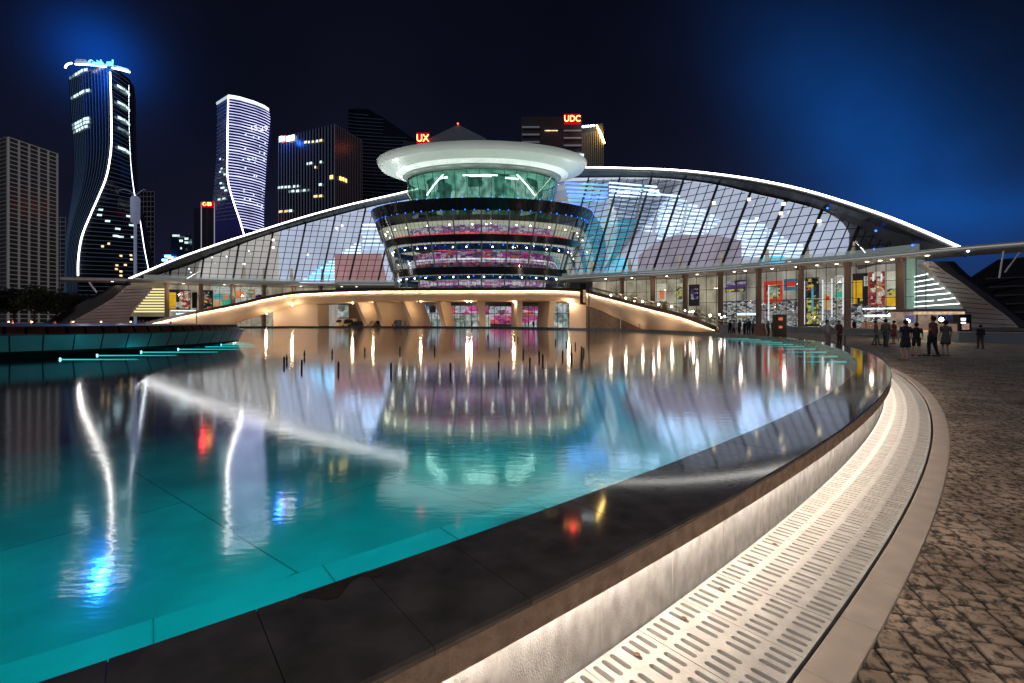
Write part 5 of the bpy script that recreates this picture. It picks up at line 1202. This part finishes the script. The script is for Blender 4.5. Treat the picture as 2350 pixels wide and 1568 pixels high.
# ================================================================== TREES (dark mass at the left)
M_leaf = mat('night_leaf', (.035, .05, .025), .7, var=.5, scale=.8); M_trunk = mat('tree_bark', (.08, .06, .045), .9)
def tree(x, Y, H, Rr, label, seed, nl=2600):
    p = P(x, HY, Y); r_ = random.Random(seed); o = empty('leafy_tree', (p.x, p.y, 0), label, 'tree', 'dark trees on the left bank')
    w = MB(); w.bar((p.x, p.y, 0), (p.x + .2, p.y, H * .45), .5, .5, 8, .32); cl = []
    for k in range(9):
        t = 2 * math.pi * k / 9 + r_.uniform(-.3, .3); e = Vector((p.x + Rr * .62 * math.cos(t), p.y + Rr * .62 * math.sin(t), H * r_.uniform(.5, .85))); w.bar((p.x + .15, p.y, H * r_.uniform(.3, .45)), e, .22, .22, 6, .07); cl.append((e, Rr * r_.uniform(.35, .5)))
    cl.append((Vector((p.x, p.y, H * .85)), Rr * .5)); w.build('trunk', M_trunk, o)
    w = MB()
    for _ in range(nl):
        c, rr = r_.choice(cl); u = Vector((r_.gauss(0, 1), r_.gauss(0, 1), r_.gauss(0, .8))); u = u.normalized() * rr * (r_.random() ** .4) * r_.uniform(.8, 1.15); q = c + u
        a = Vector((r_.gauss(0, 1), r_.gauss(0, 1), r_.gauss(0, .7))).normalized() * .34; b = a.cross(Vector((r_.gauss(0, 1), r_.gauss(0, 1), r_.gauss(0, 1)))).normalized() * .17
        w.quad(q - a, q - b, q + a, q + b)
    w.build('crown', M_leaf, o)
for i, (x, Y, H, Rr, lb) in enumerate(((-20, 110, 9.6, 4.2, 'dark tree cut by the left edge of the view'), (32, 112, 9.0, 4.0, 'second dark tree from the left edge'), (78, 108, 9.4, 4.4, 'third dark tree from the left, before the grid fronted block'), (128, 116, 9.0, 4.6, 'dark tree just left of the canopy end'), (170, 135, 9.2, 5.2, 'dark tree under the left end of the canopy'), (228, 138, 8.8, 5.0, 'dark tree behind the left leg of the hall'), (-90, 105, 9, 4.5, 'dark tree beyond the left edge'))):
    tree(x, Y, H, Rr, lb, 40 + i)
o = empty('dark_side_building', P(2330, HY, 100), 'unlit black building mass behind the right leg, under the canopy', 'building')
q_ = [P(2225, HY, 100), P(2620, HY, 92)]; w = MB(); tp_ = [P(2225, 640, 100), P(2290, 598, 99), P(2400, 588, 97), P(2620, 575, 92)]
bt_ = [Vector((p.x, p.y, 0)) for p in tp_]; w.loft([bt_, tp_], closed=False); w.loft([tp_, [p * 1.15 for p in tp_]], closed=False); w.loft([[p * 1.15 for p in tp_], [Vector((p.x, p.y, 0)) * 1.15 for p in tp_]], closed=False); w.build('body', mat('unlit_black', (.006, .007, .010), .6), o)
w = MB()
for k in range(5):
    w.path([P(x, 640 + k * 20 - (x - 2250) * .04, 98) for x in lin(2262 + 8 * k, 2600, 8)], .25, .3)
w.build('floor_lines', mat('faint_brown_line', (.10, .08, .06), .6), o)

# ================================================================== SKYLINE
M_tw = mat('tower_glass_dark', (.012, .018, .032), .18, var=.4, scale=.02, spec=.8)
def strip_pts(mb, pts, w_, h_=None): mb.path(pts, w_, h_ or w_, 6)
# ---- tower with slatted grid front (far left)
Yg = 330.0
gt = empty('grid_front_tower', P(60, HY, Yg), 'dark block with a pale square grid front at the left edge', 'tower block')
M_gridw = mat('grid_white', (.55, .53, .50), .6, em=(.5, .48, .46), es=.115, var=.25, scale=.05)
def pl(x, y, Yq): return P(x, y, Yq)
A0, A1, A2 = P(-80, HY, 345), P(18, HY, 320), P(130, HY, 352)
top = lambda p, y, Yq: CAMZ + (HY - y) * Yq / FPX
zt = top(A1, 315, 320)
w = MB(); bk = [A2 * 1.12, A0 * 1.12]
ft = [A0, A1, A2] + bk; w.loft([[Vector((p.x, p.y, 0)) for p in ft], [Vector((p.x, p.y, zt)) for p in ft]], cap=True); w.build('body', mat('grid_tower_window', (.02, .02, .022), .25, em=(.1, .09, .08), es=.05, var=.6, scale=.15), gt)
w = MB()
def facegrid(w, a, b, z0, z1, nx, nz, tv, th, lift=.5):
    d = (b - a); nn = Vector((d.y, -d.x, 0)).normalized() * lift
    for i in range(nx + 1):
        q = a.lerp(b, i / nx) + nn; w.bar((q.x, q.y, z0), (q.x, q.y, z1), tv)
    for k in range(nz + 1):
        z = z0 + (z1 - z0) * k / nz; p, q = a + nn, b + nn; w.bar((p.x, p.y, z), (q.x, q.y, z), th)
facegrid(w, A1, A2, 0, zt, 5, 42, .8, .5); w.build('front_grid', M_gridw, gt)
w = MB(); facegrid(w, A0, A1, 0, zt, 3, 44, .5, .35); w.build('side_grid', mat('grid_dim', (.3, .3, .3), .6, em=(.3, .3, .3), es=.05), gt)
# window helper: small lit panes set on a tower face given by two polylines (functions of row y)
M_wcool = emit('window_cool', (.62, .85, .88), 1.5, .5, (1, 1, 1), .3); M_wwarm = emit('window_warm', (1, .72, .36), 1.5, .4, (1, 1, 1), .3); M_wdim = emit('window_dim', (.30, .48, .52), .55, .6, (1, 1, 1), .3)
def win(par, fa, Ya, fb, Yb, y, u0, u1, hpx, m, lift=1.2, name='lit_window'):
    pts = []
    for (u, yy) in ((u0, y + hpx / 2), (u1, y + hpx / 2), (u1, y - hpx / 2), (u0, y - hpx / 2)):
        # rows are level: keep height constant along the face
        xa, xb = fa(yy), fb(yy); a = P(xa, yy, Ya); b = P(xb, yy, Yb); b.z = a.z
        q = a.lerp(b, u); n_ = Vector(((b - a).y, -(b - a).x, 0)).normalized(); pts.append(q + n_ * (.7 + lift * (1 - abs(2 * u - 1))))
    w = MB(); w.loft([pts, [p - Vector((0, -.4, 0)) for p in pts]], cap=True); w.build(name, m, par)
# ---- twisted tower
fl = spl([(150, 152), (185, 157), (260, 162), (320, 167), (390, 170), (450, 165), (500, 158), (560, 152), (650, 149)])
fm_ = spl([(150, 254), (257, 257), (362, 254.5), (409.6, 245), (452, 228), (495, 209), (543, 190), (590, 182), (655, 181)])
fr_ = spl([(150, 297), (305, 298), (381, 302), (438, 309), (509.5, 323.5), (571, 333), (655, 350)])
fo_ = spl([(150, 308), (305, 309), (381, 312.5), (443, 318), (505, 333), (562, 342.5), (655, 356)])
tt = empty('twisted_tower', P(230, HY, 460), 'tallest dark twisting tower outlined by curved white light lines', 'skyscraper')
YA, YM, YR_, YO = 478, 450, 475, 492
zs_y = lin(150, 735, 70)
def lv_(f, Yq, y, yref):           # keep each level horizontal: height taken at the middle edge
    z = CAMZ + (HY - y) * YM / FPX; x = f(HY - (z - CAMZ) * FPX / Yq); p = P(x, y, Yq); p.z = z; return p
w = MB(); rings = []
for y in zs_y:
    a, b, c, d = lv_(fl, YA, y, 0), lv_(fm_, YM, y, 0), lv_(fr_, YR_, y, 0), lv_(fo_, YO, y, 0)
    bl = a.lerp(b, .5) + Vector((-1.5, -4, 0)); br = b.lerp(c, .5) + Vector((1, -2, 0))
    rings.append([a, bl, b, br, c, d, Vector((d.x * 1.06, d.y * 1.065, d.z)), Vector((a.x * 1.06, a.y * 1.07, a.z))])
w.loft(rings, cap=True); w.build('body', M_tw, tt, smooth=False)
# faint floor lines and ribs
w = MB()
for i in range(0, 60):
    k = i * 69 / 60; j = int(k); t = k - j
    L = [rings[j][q].lerp(rings[j + 1][q], t) + Vector((0, -.4, 0)) for q in (2, 3, 4)]; w.path(L, .4, .5)
w.build('floor_lines', mat('tower_floor_line', (.10, .12, .17), .4, em=(.10, .13, .2), es=.22), tt)
w = MB()
for u in lin(.06, .94, 16):
    prev = None
    for r_ in rings[::3]:
        a = (r_[0].lerp(r_[1], u * 2) if u < .5 else r_[1].lerp(r_[2], u * 2 - 1)) + Vector((0, -.5, 0))
        if prev: w.bar(prev, a, .35)
        prev = a
w.build('ribs', mat('tower_rib', (.06, .10, .16), .4, em=(.07, .13, .22), es=.16), tt)
M_twl = emit('tower_white_line', (1, .93, .84), 6.5); M_twl2 = emit('tower_thin_line', (.86, .93, 1), 4.2)
for q, m, t_, y0, y1 in ((2, M_twl, 1.15, 160, 640), (4, M_twl2, .6, 165, 650), (5, M_twl2, .4, 235, 575)):
    pts = [r_[q] + Vector((0, -.9, 0)) for r_, y in zip(rings, zs_y) if y0 <= y <= y1]; w = MB(); w.path(pts, t_, t_, 6); w.build('edge_light', m, tt)
def crown(pts, wz, name, m, Yq=452):
    w = MB(); w.path([P(x, y, Yq) for x, y in pts], wz, wz, 6); w.build(name, m, tt)
crown([(173, 147.5), (190, 148), (205, 149), (222, 151), (245, 154), (262, 157), (280, 161), (297.5, 166)], 1.6, 'crown_light', emit('crown_light', (.85, .95, 1), 6))
crown([(174, 137), (185, 136.5), (198, 139)], 1.0, 'crown_rail', M_gridw, 456); crown([(262, 151), (280, 155), (297, 161)], 1.0, 'crown_rail', M_gridw, 456)
crown([(174, 142), (185, 142), (205, 145), (250, 150), (297, 163)], 2.4, 'crown_band', mat('crown_grey', (.4, .45, .5), .5, em=(.3, .45, .6), es=.5), 457)
crown([(150, 156.5), (150.5, 153), (153.5, 149), (159, 146), (165, 145)], 1.7, 'crown_light', emit('crown_warm', (1, .95, .85), 5), 470)
text('Coith. ml', P(231, 145.5, 444), 8.5, emit('sign_blue_white', (.10, .55, 1), 4), 'roof_sign', tt, rot=(R(90), R(4), R(-8)), ext=.5, sx=.85)
lamp('sign_fill', P(228, 152, 436), 160000, (.02, .22, 1), 4, parent=tt)  # hidden lamp added to wash the tower top blue
# lit windows
for y, us in ((176, (.10, .20, .29, .38, .47, .56)), (222, (.10, .20, .29, .40, .48, .58)), (283, (.08, .17, .27, .36, .47, .55)), (291, (.08, .17, .27, .36, .47, .55)), (300, (.10, .20, .30, .40, .52))):
    for j, u in enumerate(us): win(tt, fl, YA, fm_, YM, y + 7 + u * 2, u - .035, u + .03, 5.5, M_wcool if 0 < j and y > 200 or j > 1 else M_wdim, 4.8)
for y, s in ((190, M_wcool), (228, M_wcool), (263, M_wcool), (288, M_wdim), (333, M_wcool)):
    for u0, u1 in ((.20, .52), (.60, .95)): win(tt, fm_, YM, fr_, YR_, y, u0, u1, 6, s, 2.8)
rq = random.Random(5)
for (x, y) in ((288, 487), (263, 520), (258, 537), (270, 538), (295, 508), (240, 504), (300, 536), (246, 556), (274, 583), (297, 580), (298, 590), (265, 606), (284, 604), (264, 615), (274, 620), (232, 563), (225, 480), (222, 492), (274, 630)):
    ua = (x - fm_(y)) / (fr_(y) - fm_(y)); win(tt, fm_, YM, fr_, YR_, y, ua, ua + (.09 if y < 545 else .035), 4.2, M_wcool if y < 545 else M_wwarm, 2.8)
# ---- curved tower with glowing floor bands
ct = empty('curved_tower', P(555, HY, 440), 'curved tower wrapped in thin violet white floor lights', 'skyscraper')
gl2 = spl([(218, 498), (330, 497.5), (400, 494), (470, 487), (545, 479), (600, 472)]); gm = spl([(218, 524.7), (329, 523), (424, 525.6), (466.7, 537.5), (509.5, 552), (533, 559), (600, 580)])
gr = spl([(218, 592), (232, 606), (250, 616), (268, 620), (300, 618), (360, 612.5), (430, 608.5), (480, 606), (540, 606), (600, 607)])
rings = []; ysr = lin(222, 735, 60); YT = 440
for y in ysr:
    z = CAMZ + (HY - y) * YT / FPX
    def q_(f, Yq):
        x = f(HY - (z - CAMZ) * FPX / Yq); p = P(x, y, Yq); p.z = z; return p
    a, b, c = q_(gl2, 455), q_(gm, 440), q_(gr, 468)
    m1 = b.lerp(c, .35) + Vector((.5, -6, 0)); m2 = b.lerp(c, .7) + Vector((1.5, -6.5, 0)); m0 = b.lerp(c, .15) + Vector((0, -3, 0)); m3 = b.lerp(c, .9) + Vector((1.4, -3.5, 0))
    rings.append([a, b, m0, m1, m2, m3, c, Vector((c.x * 1.05, c.y * 1.055, c.z)), Vector((a.x * 1.05, a.y * 1.055, a.z))])
w = MB(); w.loft(rings, cap=True); w.build('body', mat('violet_glass', (.012, .016, .05), .2, em=(.05, .05, .30), es=.10, var=.3, scale=.03), ct)
M_vio = emit('violet_line', (.60, .62, 1), 1.7, .4, (1, 1, 1), .05)
w = MB(); nfl = 46
for k in range(nfl):
    u = .4 + k * .755; j = int(u); t = u - j
    if j + 1 >= len(rings): break
    L = [rings[j][q].lerp(rings[j + 1][q], t) + Vector((0, -.35, 0)) for q in (1, 2, 3, 4, 5, 6)]; w.path(L, .3, .6 if k % 9 else 1.0)
w.build('floor_lights', M_vio, ct)
pts = [r_[1] + Vector((0, -.6, 0)) for r_ in rings if r_[1].z > 70]; w = MB(); w.path(pts, 1.0, 1.0, 6); w.build('edge_light', M_twl, ct)
w = MB(); w.path([rings[0][q] + Vector((0, -.5, .3)) for q in (1, 2, 3, 4, 5, 6)], 1.0, 2.6, 6); w.build('crown_light', emit('crown_pale', (.80, .90, .95), 2.6), ct)
w = MB(); w.path([rings[0][q] + Vector((0, -.5, .3)) for q in (0, 1)], 1.0, 3.0, 6); w.build('crown_edge', emit('crown_dim', (.6, .75, .78), .9), ct)
w = MB()
for k in range(30):
    u = .5 + k * 1.1; j = int(u)
    if j + 1 < len(rings): w.path([rings[j][q] + Vector((0, -.3, 0)) for q in (0, 1)], .3, .35)
w.build('side_floor_lines', mat('tower_floor_line', (.1, .12, .17), .4), ct)
for k in range(42):
    y = rq.uniform(300, 470); u = rq.uniform(.2, .9); win(ct, gm, 440, gr, 468, y, u, u + .03, 4.5, M_wcool, 6.2 - abs(u - .5) * 4)
for (x, y) in ((507, 372), (510, 395), (507, 401), (516, 410), (508, 427), (513, 438), (518, 445), (510, 438), (503, 462), (514, 462)):
    ua = (x - gl2(y)) / (gm(y) - gl2(y)); win(ct, gl2, 455, gm, 440, y, ua, ua + .12, 3.5, M_wcool, .8)
text('15:29', P(594, 295, 425), 6.5, emit('violet_sign', (.8, .8, 1), 1.3), 'facade_sign', ct, rot=(R(90), R(-3), R(14)), ext=.4, sx=1.05)
# ---- generic block
def block(name, label, xs_, Ys_, ytop, dep, m, yref=0):
    o = empty(name, P(xs_[0], HY, Ys_[0]), label, 'tower block'); f = []
    for x, Yq in zip(xs_, Ys_): p = P(x, HY, Yq); f.append(p)
    z = CAMZ + (HY - ytop) * Ys_[yref] / FPX
    k_ = 1 + dep / f[0].y; ff = f + [f[-1] * k_, f[0] * k_]; ff = [Vector((p.x, p.y, 0)) for p in ff]
    w = MB(); w.loft([[Vector((p.x, p.y, 0)) for p in ff], [Vector((p.x, p.y, z)) for p in ff]], cap=True); w.build('body', m, o); return o, f, z
# finned block with sign
fb, f, z = block('finned_block', 'dark rectangular block with thin vertical fins and a small blue red sign', (640, 768, 830), (400, 372, 405), 285, 30, mat('fin_block_dark', (.012, .016, .030), .25), 1)
for (a, b, nn, m, nm_) in ((f[0], f[1], 19, mat('fin_pale', (.35, .36, .45), .5, em=(.30, .32, .5), es=.15), 'front_fins'), (f[1], f[2], 16, mat('fin_brown', (.25, .2, .24), .5, em=(.25, .2, .28), es=.12), 'side_fins')):
    w = MB(); d = (b - a); n_ = Vector((d.y, -d.x, 0)).normalized() * .35
    for i in range(nn + 1): q = a.lerp(b, i / nn) + n_; w.bar((q.x, q.y, 0), (q.x, q.y, z), .24)
    w.build(nm_, m, fb)
def wflat(par, a, b, u0, u1, zc, h, m, lift=.9, name='lit_window'):
    d = (b - a); n_ = Vector((d.y, -d.x, 0)).normalized() * lift; p, q = a.lerp(b, u0) + n_, a.lerp(b, u1) + n_
    MB().bar(Vector((p.x, p.y, zc)), Vector((q.x, q.y, zc)), .2, h).build(name, m, par)
def zof(y, x, a, b):               # height of row y on the face a-b
    k = (x - CX) / FPX; d = b - a; t = (k * a.y - a.x) / (d.x - k * d.y); Yq = a.y + d.y * t; return t, CAMZ + (HY - y) * Yq / FPX
for (x0, x1, y, m) in ((640, 645, 432, M_wcool), (647, 652, 431, M_wcool), (655, 660, 430.5, M_wcool), (663, 668, 430, M_wcool), (675, 680, 429, M_wcool), (684, 687, 428, M_wcool), (664, 669, 441, M_wdim), (671, 677, 440, M_wcool), (682, 688, 439.5, M_wcool), (692, 697, 439, M_wdim), (698, 703, 438, M_wcool), (708, 712, 437.5, M_wdim), (734, 740, 425, M_wcool), (722, 730, 452, M_wwarm), (734, 741, 451, M_wwarm),
                     (700, 706, 328, M_wwarm), (709, 713, 327.5, M_wcool), (718, 722, 326.5, M_wwarm), (727, 732, 325.5, M_wcool), (735, 741, 324, M_wwarm), (706, 709, 377, M_wcool), (712, 718, 376, M_wcool), (736, 740, 373, M_wcool), (642, 650, 487, M_wwarm), (655, 662, 486, M_wwarm), (665, 672, 485, M_wcool), (724, 727, 385, M_wwarm)):
    t0, z0 = zof(y, x0, f[0], f[1]); t1, _ = zof(y, x1, f[0], f[1]); wflat(fb, f[0], f[1], t0, t1, z0, 1.8, m)
for (x0, x1, y) in ((759, 766, 408), (777, 782, 409), (784, 788, 411), (790, 794, 414)):
    a_, b_ = (f[0], f[1]) if x1 < 768 else (f[1], f[2]); t0, z0 = zof(y, x0, a_, b_); t1, _ = zof(y, x1, a_, b_); wflat(fb, a_, b_, t0, t1, z0, 3.0, emit('window_yellow', (1, .75, .22), 2))
t0, z0 = zof(321, 643, f[0], f[1]); t1, _ = zof(321, 679, f[0], f[1])
sg = MB(); dd = f[1] - f[0]; nn_ = Vector((dd.y, -dd.x, 0)).normalized(); ang = math.atan2(dd.y, dd.x)
def sgn(x0, x1, y, h, m, name, lift=1.3):
    a_, za = zof(y, x0, f[0], f[1]); b_, zb_ = zof(y, x1, f[0], f[1]); wflat(fb, f[0], f[1], a_, b_, (za + zb_) / 2, h, m, lift, name)
sgn(644, 650.5, 320.5, 4.6, emit('sign_white', (.75, .88, 1), 5), 'sign_panel'); sgn(651.5, 659, 320, 5.2, emit('sign_red', (1, .03, .03), 3.5), 'sign_panel'); sgn(661, 678, 318.5, 4.4, emit('sign_white', (.75, .88, 1), 5), 'sign_panel')
for xx in (653.3, 657): sgn(xx - .6, xx + .6, 320, 4.0, emit('sign_white', (.75, .88, 1), 5), 'sign_stroke', 1.6)
t_, z_ = zof(320.5, 647, f[0], f[1]); q = f[0].lerp(f[1], t_) + nn_ * 1.5; text('A', (q.x, q.y, z_), 3.2, M_dark, 'sign_letter', fb, rot=(R(90), 0, ang), ext=.1)
t_, z_ = zof(318.5, 669.5, f[0], f[1]); q = f[0].lerp(f[1], t_) + nn_ * 1.5; text('Dabul', (q.x, q.y, z_), 2.4, mat('sign_navy', (.01, .03, .12), .6), 'sign_letter', fb, rot=(R(90), 0, ang), ext=.1)
lamp('sign_fill', Vector((q.x, q.y, z_)) + nn_ * 7 + Vector((-3, 0, 0)), 9000, (.02, .15, 1), 2, parent=fb)  # hidden lamp added to tint the fins round the sign
# dark sloped tower behind it
o = empty('sloped_dark_tower', P(860, HY, 460), 'unlit dark tower with a sloping top between the finned block and the saucer roof', 'tower block')
M_dk = mat('unlit_tower', (.014, .020, .036), .35, var=.3, scale=.03)
prof = [(799, 252), (815, 249.5), (845, 250), (880, 270), (935, 308), (985, 342)]
fr0 = [P(x, y, 440 + i * 6) for i, (x, y) in enumerate(prof)]; w = MB(); bkk = [p + Vector((6, 30, 0)) for p in fr0]
w.loft([[Vector((p.x, p.y, 0)) for p in fr0], fr0], closed=False); w.loft([fr0, bkk], closed=False); w.loft([bkk, [Vector((p.x, p.y, 0)) for p in bkk]], closed=False)
w.quad(Vector((fr0[0].x, fr0[0].y, 0)), fr0[0], bkk[0], Vector((bkk[0].x, bkk[0].y, 0))); w.build('body', M_dk, o)
w = MB()
for k in range(34):
    yq = 262 + k * 8; pts = [P(x, yq + (i - 1) * 2.2, 439.5 + i * 6) for i, (x, y) in enumerate(prof) if yq + (i - 1) * 2.2 > y + 2]
    if len(pts) > 1: w.path(pts, .25, .5)
w.build('floor_lines', mat('tower_floor_line2', (.05, .07, .11), .4, em=(.06, .09, .15), es=.13), o)
# red sign on a low mast block
def red_sign(x, y, Yq, txt, size, label, par_label, bx=None):
    p = P(x, y, Yq); o = empty('red_roof_sign', p, label, 'sign', 'red glowing roof signs')
    wd = size * len(txt) * .62
    MB().box((p.x, p.y + .8, p.z), (wd, .8, size * 1.15)).build('sign_box', emit('sign_red_box', (1, .0, .02), .6), o)
    text(txt, (p.x, p.y - .2, p.z), size, emit('sign_red_text', (1, .32, .08), 7), 'sign_letters', o, ext=.3, sx=.9)
    lamp('sign_fill', p + Vector((0, -6, 0)), 2200, (1, .01, .03), 2, parent=o)  # hidden lamp added for a red wash round the sign
red_sign(970, 318, 420, 'UX', 9.0, 'small red glowing roof sign left above the saucer roof', '')
red_sign(1313.5, 273, 400, 'UDC', 7.4, 'larger red glowing roof sign on the tower right above the saucer roof', '')
red_sign(475.5, 469, 400, 'C-83', 4.2, 'low red glowing roof sign between the twisted and the curved tower', '')
# buildings that carry them and their neighbours
M_mid = mat('night_concrete', (.05, .048, .06), .7, var=.2, scale=.05)
block('sign_block', 'dark block under the left red sign, mostly hidden by the saucer roof', (925, 1000), (432, 432), 325, 30, M_dk)
bb, f2, z2 = block('low_sign_block', 'slim dark block under the low red sign', (445, 492), (410, 408), 478, 25, M_dk)
w = MB()
for x in (462, 492): q = P(x, HY, 406); w.bar((q.x, q.y, 0), (q.x, q.y, z2 + 4), .5)
w.build('edge_line', mat('edge_dim', (.4, .4, .5), .5, em=(.5, .5, .65), es=.5), bb)
o = empty('pyramid_roof_tower', P(1050, HY, 430), 'dim tower with a low pyramid roof and a red beacon behind the saucer roof', 'tower block')
w = MB(); cpt_ = P(1051, 286, 432)
base = [P(985, 318, 420), P(1115, 320, 420), P(1150, 322, 450), P(1010, 316, 450)]; z3 = base[0].z
for p in base: p.z = z3
for i in range(4): w.poly([base[i], base[(i + 1) % 4], cpt_])
w.loft([[Vector((p.x, p.y, 0)) for p in base], base]); w.build('body', mat('dim_tower', (.10, .11, .12), .6, var=.15, scale=.05, em=(.10, .12, .15), es=.12), o)
MB().ball(cpt_ + Vector((0, -.5, .6)), .8, 8, 5).build('beacon', emit('beacon_red', (1, .05, .04), 9), o)
# right group
o, f3, z3 = block('stepped_office_block', 'dim office block with stacked balconies under the larger red sign', (1196, 1240, 1291, 1336), (410, 410, 410, 410), 268, 30, M_mid)
for x0, x1 in ((1198, 1238), (1294, 1334)):
    w = MB()
    for k in range(7):
        y = 292 + k * 17 if x0 < 1250 else 300 + k * 17; a, b = P(x0, y, 408.5), P(x1, y, 408.5); w.bar(a, b, 1.4, 1.0)
    w.build('balcony_bands', mat('balcony_pale', (.30, .32, .36), .6, em=(.25, .28, .34), es=.22), o)
w = MB(); w.bar(P(1250, 300, 408.6), P(1280, 300, 408.6), .3, .8); w.build('lit_window', M_wwarm, o)
o, f4, z4 = block('fluted_block', 'dark block topped by a row of white lamps and a slanting yellow light bar', (1336, 1384), (410, 404), 290, 30, mat('fluted_dark', (.05, .045, .04), .6))
w = MB()
for i in range(12): q = f4[0].lerp(f4[1], i / 11); w.bar((q.x, q.y - .5, 60), (q.x, q.y - .5, z4 - 6), .6)
w.build('flutes', mat('flute_brown', (.18, .15, .12), .6, em=(.3, .25, .2), es=.12), o)
for x in (1338, 1344, 1350, 1356, 1362): MB().ball(P(x, 291 - (x - 1338) * .1, 402), 1.0, 8, 5).build('roof_lamp', emit('roof_lamp', (.85, .95, 1), 6), o)
w = MB(); w.bar(P(1369, 287, 402), P(1379, 309, 402), 1.2, 1.2, 6, 2.0); w.bar(P(1379, 309, 402), P(1387, 329, 402), 2.0, 2.0, 6, 1.4); w.build('yellow_light_bar', emit('yellow_bar', (1, .66, .18), 22), o)
MB().box(P(1334, 356, 402), (4.5, .6, 2.2)).build('lit_window', M_wcool, o)
# small lit blocks left
o, f5, z5 = block('glass_block', 'low block with pale and blue lights just above the left end of the arch', (392, 440), (360, 360), 540, 30, M_tw)
for (x0, x1, y, m) in ((396, 412, 541, M_wcool), (412, 419, 553, M_wcool), (424, 432, 548, M_wcool), (424, 432, 557, M_wcool), (414, 417, 570, M_wcool), (432, 440, 556, M_wdim), (378, 392, 588, emit('blue_shop_light', (.12, .36, 1), 16)), (386, 397, 592, emit('blue_shop_light', (.12, .36, 1), 16)), (372, 384, 597, emit('blue_shop_light', (.12, .36, 1), 16))):
    q = P((x0 + x1) / 2, y, 357); MB().box(q, ((x1 - x0) * .33, .4, 1.5)).build('lit_window', m, o)
o, f6, z6 = block('balcony_block', 'dim apartment block just right of the twisted tower', (322, 355), (520, 520), 440, 25, M_mid)
w = MB(); facegrid(w, f6[0], f6[1], 0, z6, 4, 26, .5, .9, .6); w.build('balconies', mat('balcony_dim', (.2, .2, .24), .6, em=(.2, .2, .26), es=.10), o)
o, f7, z7 = block('far_block', 'dim block between the grid front and the twisted tower', (128, 152), (480, 480), 500, 25, M_mid)
w = MB(); facegrid(w, f7[0], f7[1], 0, z7, 2, 24, .4, .8, .6); w.build('floor_lines', mat('balcony_dim', (.2, .2, .24), .6), o)

# ================================================================== labels that single out look-alikes by their place
ORD = ['first', 'second', 'third', 'fourth', 'fifth', 'sixth', 'seventh', 'eighth', 'ninth', 'tenth', 'eleventh', 'twelfth', 'thirteenth', 'fourteenth', 'fifteenth', 'sixteenth', 'seventeenth', 'eighteenth']
def members(g): return [o for o in bpy.data.objects if o.parent is None and o.get('group') == g]
def sx(o): return o.location.x / o.location.y
def relabel(objs, key, fmt):
    for i, o in enumerate(sorted(objs, key=key)): o['label'] = fmt % ORD[i]
nz_ = sorted(members('fountain nozzles standing in the pool'), key=lambda o: o.location.y); h_ = len(nz_) // 2
relabel(nz_[:h_], sx, '%s black fountain nozzle from the left in the nearer row in the pool')
relabel(nz_[h_:], sx, '%s black fountain nozzle from the left in the farther row in the pool')
relabel(members('cyan beam bars at the right pool wall'), lambda o: o.location.y, '%s cyan light beam bar from the front at the far right pool wall')
relabel(members('underwater lamps along the pool wall'), lambda o: o.location.y, '%s cyan underwater lamp along the pool wall, counted from the front')
relabel(members('cyan lamps round the foot of the stage'), sx, '%s cyan lamp with a beam bar from the left at the foot of the round stage')
relabel(members('small lamps lining the right staircase'), sx, '%s small bright lamp from the left along the right staircase')
